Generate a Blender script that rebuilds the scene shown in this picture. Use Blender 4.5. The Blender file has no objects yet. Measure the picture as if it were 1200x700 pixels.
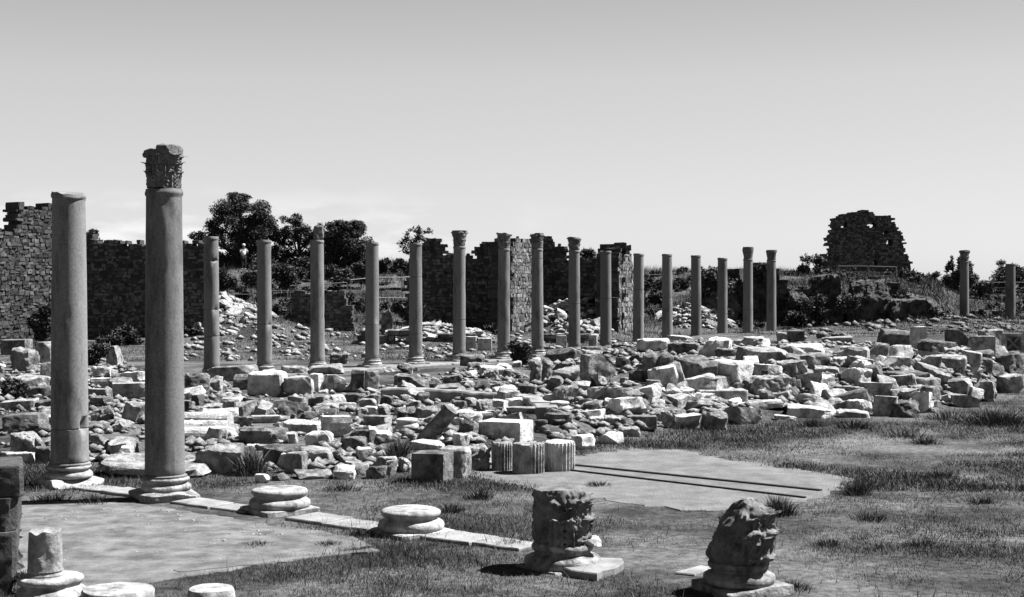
import bpy, math, random
import numpy as np
from mathutils import Vector
SC = bpy.context.scene
COL = SC.collection
random.seed(7)
PI = math.pi
# ------------------------------------------------------------------ camera model
FPX = 1786.0; HC = 3.36; PITCH = math.atan(23/FPX)
cd = bpy.data.cameras.new('camera'); cam = bpy.data.objects.new('camera', cd); COL.objects.link(cam)
cd.sensor_fit = 'HORIZONTAL'; cd.sensor_width = 36; cd.lens = FPX/1200*36
cd.clip_start = .1; cd.clip_end = 6000
cam.location = (0, 0, HC); cam.rotation_euler = (PI/2-PITCH, 0, 0)
SC.camera = cam

def ray(px, py):
    cx = (px-600)/FPX; cy = (350-py)/FPX
    c, s = math.cos(PITCH), math.sin(PITCH)
    return (cx/(c+s*cy), (c*cy-s)/(c+s*cy))          # dX/dY, dZ/dY
def zat(py, Y): return HC+Y*ray(600, py)[1]
def xat(px, Y): return Y*(px-600)/FPX

# ------------------------------------------------------------------ numpy noise
def fbm(P, seed, freq=1.0, octs=4, gain=.55):
    r = np.random.RandomState(seed); out = np.zeros(len(P)); a = 1.0; f = freq; tot = 0
    for o in range(octs):
        acc = np.zeros(len(P))
        for k in range(3):
            d = r.normal(size=3); d /= np.linalg.norm(d)
            d2 = r.normal(size=3); d2 /= np.linalg.norm(d2)
            acc += np.sin(P@d*f*6.283+r.rand()*6.28+1.3*np.sin(P@d2*f*4.1+r.rand()*6.28))
        out += a*acc/2.0; tot += a; a *= gain; f *= 2.03
    return out/tot
def sstep(x): x = np.clip(x, 0, 1); return x*x*(3-2*x)

# ------------------------------------------------------------------ terrain height
FRONT = np.array([[-300,530],[0,536],[110,556],[250,556],[440,558],[550,560],[640,545],[690,520],[750,518],[800,500],
                  [850,496],[980,489],[1090,487],[1130,478],[1170,462],[1250,450],[1500,440]], float)
FRY = HC*FPX/(FRONT[:,1]-327)
AMP = np.array([[-300,.15],[210,.2],[420,.22],[640,.35],[740,.75],[850,.95],[1120,1.0],[1200,.6],[1500,.3]], float)
HY = np.array([-500,60,75,82,90,95,102,112,125,145,200,500,2500], float)
HP = np.array([-400,120,285,450,560,700,790,925,1010,1090,1125,1200,1500], float)
HT = np.array([
 [0,0,0,.2,.7,1.2,2.2,3.2,3.8,3.8,3.2,2.2,1],
 [0,0,0,.3,1.0,1.6,2.5,3.6,3.9,3.8,3.2,2.2,1],
 [0,0,0,.2,.6,1.0,2.4,4.3,4.6,4.5,3.2,2.2,1],
 [0,0,0,.2,.6,1.2,2.1,3.7,4.6,4.6,3.4,2.2,1],
 [0,0,0,.1,.3,.8,1.5,2.8,4.0,4.2,3.2,2.2,1],
 [0,0,0,0,.2,.7,1.4,2.7,3.8,4.0,3.2,2.2,1],
 [0,0,0,0,.2,.4,1.2,2.6,3.9,4.0,3.2,2.2,1],
 [0,0,0,0,0,.3,2.4,3.0,3.9,4.0,3.2,2.2,1],
 [0,0,0,0,0,.3,2.5,3.0,3.5,3.5,3.0,2.2,1],
 [0,0,0,0,0,.3,2.0,2.6,3.2,3.3,3.0,2.2,1],
 [0,0,0,0,0,0,.2,.5,2.0,2.9,3.0,2.2,1],
 [0,0,0,0,0,0,.1,.2,1.6,2.7,3.0,2.2,1],
 [0,0,0,0,0,0,.1,.2,1.5,2.6,3.0,2.2,1]], float)
HEAPS = [(255,85,2.0,2.6,4.5),(330,84,.5,1.6,3),(668,87.5,2.0,1.9,3.2),(515,82,.6,2.4,2.5),(812,95,1.2,1.8,3.5),(1045,101,.5,2.4,3.2),(700,90,.9,1.0,3),(760,94,.4,1.5,3)]
def height(X, Y):
    X = np.atleast_1d(np.asarray(X, float)); Y = np.atleast_1d(np.asarray(Y, float))
    Ys = np.maximum(Y, 8.0); px = np.clip(X/Ys*FPX+600, -399, 1499)
    i = np.clip(np.searchsorted(HP, px)-1, 0, len(HP)-2); u = (px-HP[i])/(HP[i+1]-HP[i])
    Yc = np.clip(Y, -499, 2499)
    j = np.clip(np.searchsorted(HY, Yc)-1, 0, len(HY)-2); v = sstep((Yc-HY[j])/(HY[j+1]-HY[j]))
    u = sstep(u)
    h = (HT[i,j]*(1-u)+HT[i+1,j]*u)*(1-v)+(HT[i,j+1]*(1-u)+HT[i+1,j+1]*u)*v
    yf = np.interp(px, FRONT[:,0], FRY); a = np.interp(px, AMP[:,0], AMP[:,1])
    s = -.785*(X+10.05)+.619*(Y-51)
    m = sstep((Y-yf-.3)/4.5)*sstep((-1.3-s)/4.0)
    P = np.stack([X, Y, 0*X], 1)
    n = fbm(P, 3, .22, 4); n2 = fbm(P, 5, .05, 3)
    h = h+m*(a+.06*n)
    for (hp, hy, hh, rx, ry) in HEAPS:
        x0 = xat(hp, hy)
        h = h+hh*np.exp(-((X-x0)/rx)**2-((Y-hy)/ry)**2)
    far = sstep((Y-70)/30)
    h = h+(.10*n+.25*n2)*far+.012*n*(1-far)*(Y > 10)
    return h
def hz(x, y): return float(height(x, y)[0])
YS = np.concatenate([np.arange(9, 60, .05), np.arange(60, 200, .12)])
PXS = np.arange(-80, 1290, 3.0)
_tt = (PXS-600)/FPX
HG_ = height((_tt[:,None]*YS[None]).ravel(), np.repeat(YS[None], len(PXS), 0).ravel()).reshape(len(PXS), len(YS))
def at(px, py, lift=0.0):
    t, dz = ray(px, py)
    z = HC+YS*dz; k0 = min(max((px+80)/3.0, 0), len(PXS)-1.001); i = int(k0); u = k0-i
    h = HG_[i]*(1-u)+HG_[i+1]*u+lift
    below = z <= h; k = int(np.argmax(below))
    if not below.any(): k = int(np.argmin(np.abs(YS-150)))
    Y = float(YS[k])
    return Vector((t*Y, Y, float(h[k]-lift)))

# ------------------------------------------------------------------ materials
ALB = .68
def mat(name, lo, hi, scale=3.0, bump=.3, bscale=30.0, stain=0.0, stain_col=.05, stain_scale=1.2, rough=.9, jitter=.25, bdist=.02, coords='pos', detail=8, p0=.3, p1=.7, tinted=False):
    lo, hi, stain_col = lo*ALB, hi*ALB, stain_col*ALB
    m = bpy.data.materials.new(name); m.use_nodes = True; nt = m.node_tree; nd = nt.nodes; L = nt.links
    b = nd['Principled BSDF']; b.inputs['Roughness'].default_value = rough
    try: b.inputs['Specular IOR Level'].default_value = .25
    except Exception: pass
    g = nd.new('ShaderNodeNewGeometry'); pos = g.outputs['Position']
    n = nd.new('ShaderNodeTexNoise'); n.inputs['Scale'].default_value = scale; n.inputs['Detail'].default_value = detail; n.inputs['Roughness'].default_value = .65
    L.new(pos, n.inputs['Vector'])
    r = nd.new('ShaderNodeMapRange'); r.inputs[1].default_value = p0; r.inputs[2].default_value = p1; r.inputs[3].default_value = lo; r.inputs[4].default_value = hi
    L.new(n.outputs['Fac'], r.inputs[0]); cur = r.outputs[0]
    if stain:
        s = nd.new('ShaderNodeTexNoise'); s.inputs['Scale'].default_value = stain_scale; s.inputs['Detail'].default_value = 7; s.inputs['Roughness'].default_value = .78
        mp = nd.new('ShaderNodeVectorMath'); mp.operation = 'MULTIPLY_ADD'; mp.inputs[1].default_value = (1, 1, .28 if 'granite' in name else .6); mp.inputs[2].default_value = (11, 4, 7)
        L.new(pos, mp.inputs[0]); L.new(mp.outputs[0], s.inputs['Vector'])
        q = nd.new('ShaderNodeMapRange'); q.inputs[1].default_value = .5; q.inputs[2].default_value = .66; q.inputs[3].default_value = 0; q.inputs[4].default_value = stain
        L.new(s.outputs['Fac'], q.inputs[0])
        mx = nd.new('ShaderNodeMix'); mx.data_type = 'FLOAT'; L.new(q.outputs[0], mx.inputs[0]); L.new(cur, mx.inputs[2]); mx.inputs[3].default_value = stain_col
        cur = mx.outputs[0]
    if jitter:
        oi = nd.new('ShaderNodeObjectInfo'); j = nd.new('ShaderNodeMapRange'); j.inputs[3].default_value = 1-jitter; j.inputs[4].default_value = 1+jitter*.6
        L.new(oi.outputs['Random'], j.inputs[0]); mu = nd.new('ShaderNodeMath'); mu.operation = 'MULTIPLY'; L.new(cur, mu.inputs[0]); L.new(j.outputs[0], mu.inputs[1]); cur = mu.outputs[0]
    if tinted:
        at_ = nd.new('ShaderNodeAttribute'); at_.attribute_name = 'tint'; tr = nd.new('ShaderNodeMapRange'); tr.inputs[3].default_value = .3; tr.inputs[4].default_value = 1.75; L.new(at_.outputs['Fac'], tr.inputs[0])
        mu = nd.new('ShaderNodeMath'); mu.operation = 'MULTIPLY'; L.new(cur, mu.inputs[0]); L.new(tr.outputs[0], mu.inputs[1]); cur = mu.outputs[0]
    L.new(cur, b.inputs['Base Color'])
    if bump:
        n2 = nd.new('ShaderNodeTexNoise'); n2.inputs['Scale'].default_value = bscale; n2.inputs['Detail'].default_value = 6; n2.inputs['Roughness'].default_value = .7; L.new(pos, n2.inputs['Vector'])
        bp = nd.new('ShaderNodeBump'); bp.inputs['Strength'].default_value = bump; bp.inputs['Distance'].default_value = bdist
        L.new(n2.outputs['Fac'], bp.inputs['Height']); L.new(bp.outputs[0], b.inputs['Normal'])
    return m
M = {}
M['marble'] = mat('weathered_marble', .36, .80, 4.5, 1.0, 9, .85, .06, 1.6, bdist=.08, p0=.36, p1=.6)
M['lime'] = mat('weathered_limestone', .16, .54, 5, 1.0, 9, .9, .035, 1.8, bdist=.08, p0=.36, p1=.64)
M['dark'] = mat('lichened_stone', .05, .30, 5, 1.0, 9, .9, .025, 2.0, bdist=.08, p0=.36, p1=.66)
M['granite'] = mat('grey_granite', .13, .24, 30, .5, 50, .85, .05, 1.5, jitter=.25, bdist=.008)
M['base'] = mat('base_marble', .20, .52, 6, .8, 16, .85, .045, 2.2, jitter=.12, bdist=.03, p0=.36, p1=.64)
M['capital'] = mat('carved_marble', .05, .27, 5, .7, 30, .8, .05, 3.0, jitter=.15)
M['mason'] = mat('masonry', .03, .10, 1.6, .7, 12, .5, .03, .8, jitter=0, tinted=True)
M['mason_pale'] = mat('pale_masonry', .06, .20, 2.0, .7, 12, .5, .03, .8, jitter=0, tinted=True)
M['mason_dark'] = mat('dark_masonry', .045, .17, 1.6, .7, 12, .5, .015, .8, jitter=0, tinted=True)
M['core'] = mat('rubble_core', .03, .16, 2.2, 1.0, 5, .8, .02, 1.2, jitter=.2, bdist=.25, p0=.36, p1=.66)
M['mortar'] = mat('mortar', .025, .07, 4, .9, 12, jitter=0)
M['kerb'] = mat('kerb_stone', .17, .34, 2.5, .5, 16, .7, .12, 1.4, jitter=.1)
M['pier'] = mat('coarse_limestone', .03, .13, 9, 1.0, 26, .6, .05, 3, jitter=.15, bdist=.04)
M['bark'] = mat('bark', .03, .08, 8, .8, 20, jitter=0)
M['steel'] = mat('galvanised_steel', .14, .22, 5, 0, jitter=0, rough=.5)
M['groove'] = mat('dark_gap', .012, .03, 8, .2, jitter=0)  # near-black colour painted for the dark inside of slots and grooves
M['skin'] = mat('skin', .28, .32, 5, 0, jitter=0); M['white'] = mat('white_cotton', .75, .8, 5, .1, jitter=0)
M['black'] = mat('dark_cloth', .02, .03, 5, .1, jitter=0)
def leafmat(name, lo, hi):
    m = bpy.data.materials.new(name); m.use_nodes = True; nt = m.node_tree; nd = nt.nodes; L = nt.links
    b = nd['Principled BSDF']; b.inputs['Roughness'].default_value = .7
    a = nd.new('ShaderNodeAttribute'); a.attribute_name = 'tint'
    r = nd.new('ShaderNodeMapRange'); r.inputs[3].default_value = lo*ALB; r.inputs[4].default_value = hi*ALB
    L.new(a.outputs['Fac'], r.inputs[0]); L.new(r.outputs[0], b.inputs['Base Color'])
    try: b.inputs['Specular IOR Level'].default_value = .2
    except Exception: pass
    return m
M['leaf'] = leafmat('leaves', .014, .095)
M['leafdry'] = leafmat('dry_leaves', .025, .10)
M['grass'] = leafmat('grass_blades', .013, .165)

def tag(o, label=None, cat=None, group=None, kind=None):
    if label: o['label'] = label
    if cat: o['category'] = cat
    if group: o['group'] = group
    if kind: o['kind'] = kind
    return o
def mesh_np(name, V, F, m, smooth=None, tint=None):
    V = np.asarray(V, np.float32); me = bpy.data.meshes.new(name)
    if isinstance(F, np.ndarray):
        n, k = F.shape
        me.vertices.add(len(V)); me.vertices.foreach_set('co', V.ravel())
        me.loops.add(n*k); me.loops.foreach_set('vertex_index', F.astype(np.int32).ravel())
        me.polygons.add(n); me.polygons.foreach_set('loop_start', np.arange(0, n*k, k, dtype=np.int32))
        me.polygons.foreach_set('loop_total', np.full(n, k, np.int32))
        me.update(calc_edges=True)
    else:
        me.from_pydata(V.tolist(), [], F)
    if tint is not None:
        at_ = me.attributes.new('tint', 'FLOAT', 'POINT'); at_.data.foreach_set('value', np.asarray(tint, np.float32))
    if smooth is not None:
        me.polygons.foreach_set('use_smooth', np.ones(len(me.polygons), bool)); 
        if smooth > 0: me.set_sharp_from_angle(angle=math.radians(smooth))
    me.materials.append(m if not isinstance(m, str) else M[m])
    return me
def link(name, me, parent=None, loc=(0, 0, 0), rz=0, rot=None):
    o = bpy.data.objects.new(name, me); COL.objects.link(o)
    if parent: o.parent = parent
    o.location = loc; o.rotation_euler = rot if rot else (0, 0, rz)
    return o
def empty(name, loc, rz=0):
    return link(name, None, None, loc, rz)

class MB:                                              # collects pieces of ONE part
    def __init__(s): s.V = []; s.F = []; s.n = 0
    def add(s, V, F):
        V = np.asarray(V, float); s.V.append(V); s.F += [[i+s.n for i in f] for f in F]; s.n += len(V)
    def box(s, c, d, rz=0, jit=0, rng=None):
        P = np.array([[-1,-1,-1],[1,-1,-1],[1,1,-1],[-1,1,-1],[-1,-1,1],[1,-1,1],[1,1,1],[-1,1,1]], float)*np.array(d)/2
        if jit: P = P+(rng.rand(8, 3)-.5)*2*jit
        if rz:
            c_, s_ = math.cos(rz), math.sin(rz); P = np.stack([P[:,0]*c_-P[:,1]*s_, P[:,0]*s_+P[:,1]*c_, P[:,2]], 1)
        s.add(P+np.array(c), [[0,3,2,1],[4,5,6,7],[0,1,5,4],[1,2,6,5],[2,3,7,6],[3,0,4,7]])
    def tube(s, pts, rad, seg=8):
        pts = [Vector(p) for p in pts]; rad = rad if hasattr(rad, '__len__') else [rad]*len(pts)
        V = []; F = []
        for i, p in enumerate(pts):
            d = (pts[min(i+1, len(pts)-1)]-pts[max(i-1, 0)]).normalized()
            a = d.orthogonal().normalized() if abs(d.z) > .9 else d.cross(Vector((0, 0, 1))).normalized(); b = d.cross(a)
            for k in range(seg):
                q = p+(a*math.cos(k*2*PI/seg)+b*math.sin(k*2*PI/seg))*rad[i]; V.append(tuple(q))
        for i in range(len(pts)-1):
            for k in range(seg):
                F.append([i*seg+k, i*seg+(k+1) % seg, (i+1)*seg+(k+1) % seg, (i+1)*seg+k])
        F.append(list(range(seg))[::-1]); F.append([(len(pts)-1)*seg+k for k in range(seg)])
        s.add(V, F)
    def build(s, name, m, parent=None, smooth=None, loc=(0, 0, 0), rz=0):
        return link(name, mesh_np(name, np.concatenate(s.V), s.F, m, smooth), parent, loc, rz)

def lathe(prof, seg=40, fn=None, cap=True):
    prof = np.array(prof, float); n = len(prof)
    th = np.arange(seg)*2*PI/seg
    R = np.repeat(prof[:,0][:,None], seg, 1); Z = np.repeat(prof[:,1][:,None], seg, 1); T = np.repeat(th[None], n, 0)
    if fn: R, Z = fn(R, Z, T)
    V = np.stack([R*np.cos(T), R*np.sin(T), Z], 2).reshape(-1, 3)
    F = []
    for i in range(n-1):
        for k in range(seg):
            F.append([i*seg+k, i*seg+(k+1) % seg, (i+1)*seg+(k+1) % seg, (i+1)*seg+k])
    if cap: F.append(list(range(seg))[::-1]); F.append([(n-1)*seg+k for k in range(seg)])
    return V, F
# ------------------------------------------------------------------ stones
_cg = {}
def cubegrid(n):
    if n in _cg: return _cg[n]
    u = np.linspace(-1, 1, n); V = []; F = []
    for ax in range(3):
        for sg in (-1, 1):
            b = len(V)
            for i in range(n):
                for j in range(n):
                    p = [0, 0, 0]; p[ax] = sg; p[(ax+1) % 3] = u[i]; p[(ax+2) % 3] = u[j]; V.append(p)
            for i in range(n-1):
                for j in range(n-1):
                    q = [b+i*n+j, b+(i+1)*n+j, b+(i+1)*n+j+1, b+i*n+j+1]
                    F.append(q if sg > 0 else q[::-1])
    V = np.array(V); key = np.round(V, 5); U, inv = np.unique(key, axis=0, return_inverse=True); inv = inv.ravel()
    F = np.array([[inv[i] for i in f] for f in F]); _cg[n] = (U, F); return U, F
EDG = [np.array(e)/math.sqrt(2) for e in [(1,1,0),(1,-1,0),(-1,1,0),(-1,-1,0),(1,0,1),(1,0,-1),(-1,0,1),(-1,0,-1),(0,1,1),(0,1,-1),(0,-1,1),(0,-1,-1)]]
def stone_arr(w, d, h, seed, kind='B', n=15):
    r = np.random.RandomState(seed); P, F = cubegrid(n); P = P.copy()
    dim = np.array([w, d, h])/2.0
    rough = {'B': .07, 'S': .07, 'R': .10, 'Q': .016}[kind]
    def cut(nv, c):
        nonlocal P
        e = P@nv-c; P = P-np.outer(np.maximum(e, 0), nv)
    if kind == 'R':
        P = P*(1-.10*(1-np.abs(P).max(1, keepdims=True)))
        for k in range(13):
            nv = r.normal(size=3); nv[2] = nv[2]*.8+.1; nv /= np.linalg.norm(nv)
            cut(nv, np.abs(nv).sum()*r.uniform(.44, .86))
    else:
        C = np.array([[x, y, z] for x in (-1, 1) for y in (-1, 1) for z in (-1, 1)], float)
        off = (r.rand(8, 3)-.5)*2*{'B': .15, 'S': .20, 'Q': .03}[kind]
        W = np.stack([np.prod((1+P*c)/2, 1) for c in C], 1); P = P+W@off
        for k in range({'B': 7, 'S': 8, 'Q': 1}[kind]):
            nv = C[r.randint(8)]*np.array([1, 1, 1])+r.normal(size=3)*.45
            if r.rand() < .3: nv[r.randint(3)] *= .1
            nv /= np.linalg.norm(nv); cut(nv, np.abs(nv).sum()*r.uniform(.66, .93))
    if kind != 'R':
        for e in EDG: cut(e, math.sqrt(2)*(1-(.075 if kind != 'Q' else .022)*r.uniform(.6, 1.6)))
    if kind != 'Q':
        a_ = .07 if kind != 'R' else .10
        P = P+np.stack([fbm(P, seed+20+q, .22, 2) for q in range(3)], 1)*a_
    V = P*dim
    nv = V/np.maximum(np.abs(dim), .01); nv /= np.linalg.norm(nv, axis=1, keepdims=True)+1e-6
    mn = min(w, d, h)
    S = V/max(mn, .18)
    amp = rough*mn*(1+fbm(S, seed+9, .25, 2))
    V = V+nv*(amp*fbm(S, seed, .8, 5, .66))[:,None]
    V[:,2] += h/2
    return V, F
def stone_mesh(name, w, d, h, seed, kind, m, n=13):
    V, F = stone_arr(w, d, h, seed, kind, n)
    return mesh_np(name, V, F, m, 32)

def bases_prof(r, h, tr=1.0):                                  # attic base: torus, scotia, torus
    P = [(0, 0), (r*.96, 0)]
    for a in np.linspace(-75, 80, 8): P.append((r*(.93+.09*math.cos(math.radians(a))), h*(.22+.21*math.sin(math.radians(a)))))
    P += [(r*.93, h*.46), (r*.86, h*.50), (r*.82, h*.57), (r*.84, h*.65), (r*.88, h*.68)]
    for a in np.linspace(-70, 85, 7): P.append((r*(.84+.08*math.cos(math.radians(a))), h*(.82+.15*math.sin(math.radians(a)))))
    P += [(r*.80, h), (0, h)]
    return [(a*(1-(1-tr)*min(1, max(0, (b/h-.42)/.12))), b) for a, b in P]
def wear(seed, amp, chip=.0, nch=3, zr=(0, 1)):
    r = np.random.RandomState(seed)
    ch = [(r.rand()*6.28, r.uniform(*zr), r.uniform(.3, .7)) for _ in range(nch)]
    def fn(R, Z, T):
        P = np.stack([np.cos(T)*R, np.sin(T)*R, Z], 2).reshape(-1, 3)
        k = fbm(P/.35, seed, .7, 4).reshape(R.shape)
        R = R*(1+amp*k*1.0)
        for (a, z, w) in ch:
            da = (T-a+PI) % (2*PI)-PI
            R = R*(1-chip*np.exp(-(da/w)**2-((Z-z)/.12)**2))
        return R, Z+amp*.12*k*(R > 1e-3)
    return fn
def make_base(root, r, h, plinth, ph, seed, m='base', z=0, rzp=0, chip=.0):
    b = stone_mesh('plinth', plinth, plinth, ph, seed, 'Q', M[m]); link('plinth', b, root, (0, 0, z), rzp)
    V, F = lathe(bases_prof(r, h), 56, wear(seed, .03, chip, 3, (0, h)))
    return link('moulding', mesh_np('moulding', V, F, m, 40), root, (0, 0, z+ph-.004))
def shaft_mesh(r0, r1, h, seed, cracks=(), seg=44, rings=34, toprough=.0, lip=True, chips=()):
    zs = list(np.linspace(.05, h-.16, rings))
    P = [(0, 0), (r0*1.10, 0), (r0*1.12, .03), (r0*1.04, .07)]
    for z in zs:
        t = z/h; P.append((r0+(r1-r0)*(t**1.3), z))
    for c in cracks:
        z = c*h; rr = r0+(r1-r0)*(c**1.3)
        P = [p for p in P if abs(p[1]-z) > .03 or p[0] == 0]
        P += [(rr, z-.014), (rr-.022, z-.006), (rr-.022, z+.006), (rr*.996, z+.014)]
    P.sort(key=lambda p: p[1])
    P[0] = (0, 0)
    if lip: P += [(r1*1.0, h-.12), (r1*1.07, h-.09), (r1*1.08, h-.05), (r1*1.04, h-.03), (r1*1.02, h), (0, h)]
    else: P += [(r1, h-.05), (r1*.99, h), (0, h)]
    rs = np.random.RandomState(seed)
    def fn(R, Z, T):
        P_ = np.stack([np.cos(T)*R, np.sin(T)*R, Z], 2).reshape(-1, 3)
        k = fbm(P_, seed, 1.6, 4).reshape(R.shape)
        k2 = fbm(P_*np.array([1, 1, .8]), seed+40, 2.1, 4).reshape(R.shape)
        R = R*(1+.006*k)-.018*np.clip(k2-.42, 0, .5)*2*(R > .01)
        for (a, zf, w, zh, dep) in chips:
            da = (T-a+PI) % (2*PI)-PI
            R = R-r1*dep*np.clip(1.4*np.exp(-(da/w)**2-((Z-zf*h)/zh)**2)-.35, 0, 1)*(R > .01)
        top = sstep((Z-(h-.25))/.25)
        Z = Z-toprough*top*np.clip(fbm(np.stack([np.cos(T)*1.0, np.sin(T)*1.0, 0*T], 2).reshape(-1, 3), seed+2, .45, 3).reshape(R.shape)+.5, 0, 2)*(R > .01)
        return R, Z
    V, F = lathe(P, seg, fn)
    return mesh_np('shaft', V, F, 'granite', 40)
def capital_mesh(r, h, seed, seg=120, rings=64, erode=.05, broken=.0, flare=.28, deep=1.0):
    tz = np.linspace(0, 1, rings)
    prof = [(0, 0)]+[(1, t*h) for t in tz]+[(0, h)]
    rs = np.random.RandomState(seed)
    tiers = [(8, 0, .02, .44, .10), (8, .5, .20, .72, .12), (4, .5, .50, .90, .16)]
    def fn(R, Z, T):
        v = np.clip(Z/h, 0, 1); on = R > .01
        bell = r*(.96+.35*flare*v+flare*sstep((v-.6)/.4))
        B = bell.copy()
        for (k, ph, a, b, amp) in tiers:
            u = ((T/(2*PI)*k+ph) % 1.0)*2-1
            w = (v-a)/(b-a)
            ins = (w > 0) & (w < 1.03)
            wid = np.sqrt(np.clip(1-np.clip(w, 0, 1)**4, 0, 1))*.92
            lobes = 1+.10*np.sin(w*26)
            m = np.clip((wid*lobes-np.abs(u))/.16, 0, 1)*ins
            rel = amp*r*(.55+.35*w+.8*sstep((w-.68)/.25))*m
            rel = rel*(1-.30*np.abs(np.sin(u*9)))-.0
            B = np.maximum(B, bell-.05*r*deep+rel*1.5*(1 if flare > .1 else .62))
        # abacus: square with concave sides
        sq = 1/np.maximum(np.abs(np.cos(T)), np.abs(np.sin(T)))
        ab = r*(1.12 if flare > .1 else 1.0)*np.minimum(sq, 1.33 if flare > .1 else 1.14)*(1-.06*np.cos(4*T)*-1)
        B = np.where(v > .88, np.maximum(ab, bell*.95), B)
        P_ = np.stack([np.cos(T)*B, np.sin(T)*B, Z], 2).reshape(-1, 3)/r
        e = fbm(P_, seed, .9, 4).reshape(R.shape); e2 = fbm(P_, seed+5, 2.6, 3).reshape(R.shape)
        B = B+r*erode*(1.6*e+.8*e2)-r*broken*np.clip(fbm(P_, seed+8, .35, 2).reshape(R.shape)+.1, 0, 1)*(v > .45)*2
        Zo = Z-h*.16*(broken > 0)*np.clip(fbm(np.stack([np.cos(T), np.sin(T), 0*T], 2).reshape(-1, 3), seed+4, .3, 3).reshape(R.shape)+.3, 0, 1)*sstep((v-.7)/.3)
        return np.where(on, B, 0), np.where(on, Zo, Z-h*.05*(v > .5))
    V, F = lathe(prof, seg, fn)
    return mesh_np('capital', V, F, 'capital', 50)

def leaf(mb, r0, ang, z0, h, w, curl, seed, thick=.022, nu=7, nv=11):
    """one acanthus leaf: lobed tongue hugging the bell, its tip curling out"""
    rs = np.random.RandomState(seed); A = []; B = []
    for i in range(nv):
        v = i/(nv-1); wid = w*.5*(1-.25*v-.62*max(0, v-.62)/.38)*(1+.20*math.cos(v*nv*PI*.9)); out = .015+.10*curl*v+curl*sstep((v-.62)/.38)*.9; z = z0+h*(v-.16*sstep((v-.78)/.22))
        for j in range(nu):
            u = j/(nu-1)*2-1; rr = r0+out*(1-.35*u*u)+.020*math.cos(u*PI*2.5)+rs.normal()*.004; t = ang+u*wid/r0
            A.append((rr*math.cos(t), rr*math.sin(t), z-.04*h*abs(u))); q = rr-thick*2.2; B.append((q*math.cos(t), q*math.sin(t), z-.03*h-.04*h*abs(u)))
    n = nu*nv; F = []
    for i in range(nv-1):
        for j in range(nu-1):
            a = i*nu+j; F.append([a, a+1, a+nu+1, a+nu]); F.append([n+a, n+a+nu, n+a+nu+1, n+a+1])
        F.append([i*nu, (i+1)*nu, n+(i+1)*nu, n+i*nu]); F.append([i*nu+nu-1, n+i*nu+nu-1, n+(i+1)*nu+nu-1, (i+1)*nu+nu-1])
    for j in range(nu-1): a = (nv-1)*nu+j; F.append([a, a+1, n+a+1, n+a])
    mb.add(np.array(A+B), F)
def leaf_capital(r, h, seed):
    rs = np.random.RandomState(seed); mb = MB()
    V, F = lathe([(0, 0), (r*.86, 0), (r*.93, .02), (r*.90, .05), (r*.84, h*.3), (r*.86, h*.6), (r*.95, h*.8), (0, h*.82)], 40, wear(seed, .05, .1, 4, (0, h))); mb.add(V, F)
    for k in range(8): leaf(mb, r*.90, k*2*PI/8+.2, .01, h*.46, r*.80, .07*rs.uniform(.6, 1.2), seed+k, .03)
    for k in range(8): leaf(mb, r*.88, (k+.5)*2*PI/8+.2, h*.26, h*.46*rs.uniform(.85, 1), r*.72, .10*rs.uniform(.5, 1.3), seed+20+k, .03)
    for k in range(6): leaf(mb, r*.90, k*2*PI/6+.75, h*.55, h*.33*rs.uniform(.8, 1), r*.7, .11*rs.uniform(.4, 1.2), seed+40+k, .03)
    for (bx, by, bw, bd, bh, bz) in [(-r*.38, -r*.2, r*1.05, r*1.5, h*.18, h*.74), (r*.48, -r*.1, r*1.1, r*1.7, h*.27, h*.745), (0, r*.5, r*1.5, r*.8, h*.2, h*.74)]:
        V, F = stone_arr(bw, bd, bh, seed+int(bx*99)+77, 'B', 21); V = V+(fbm(V, seed, 2.2, 5)*.028)[:,None]; mb.add(V+np.array([bx, by, bz]), F.tolist())
    return mesh_np('capital', np.concatenate(mb.V), mb.F, 'capital', 40)

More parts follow.
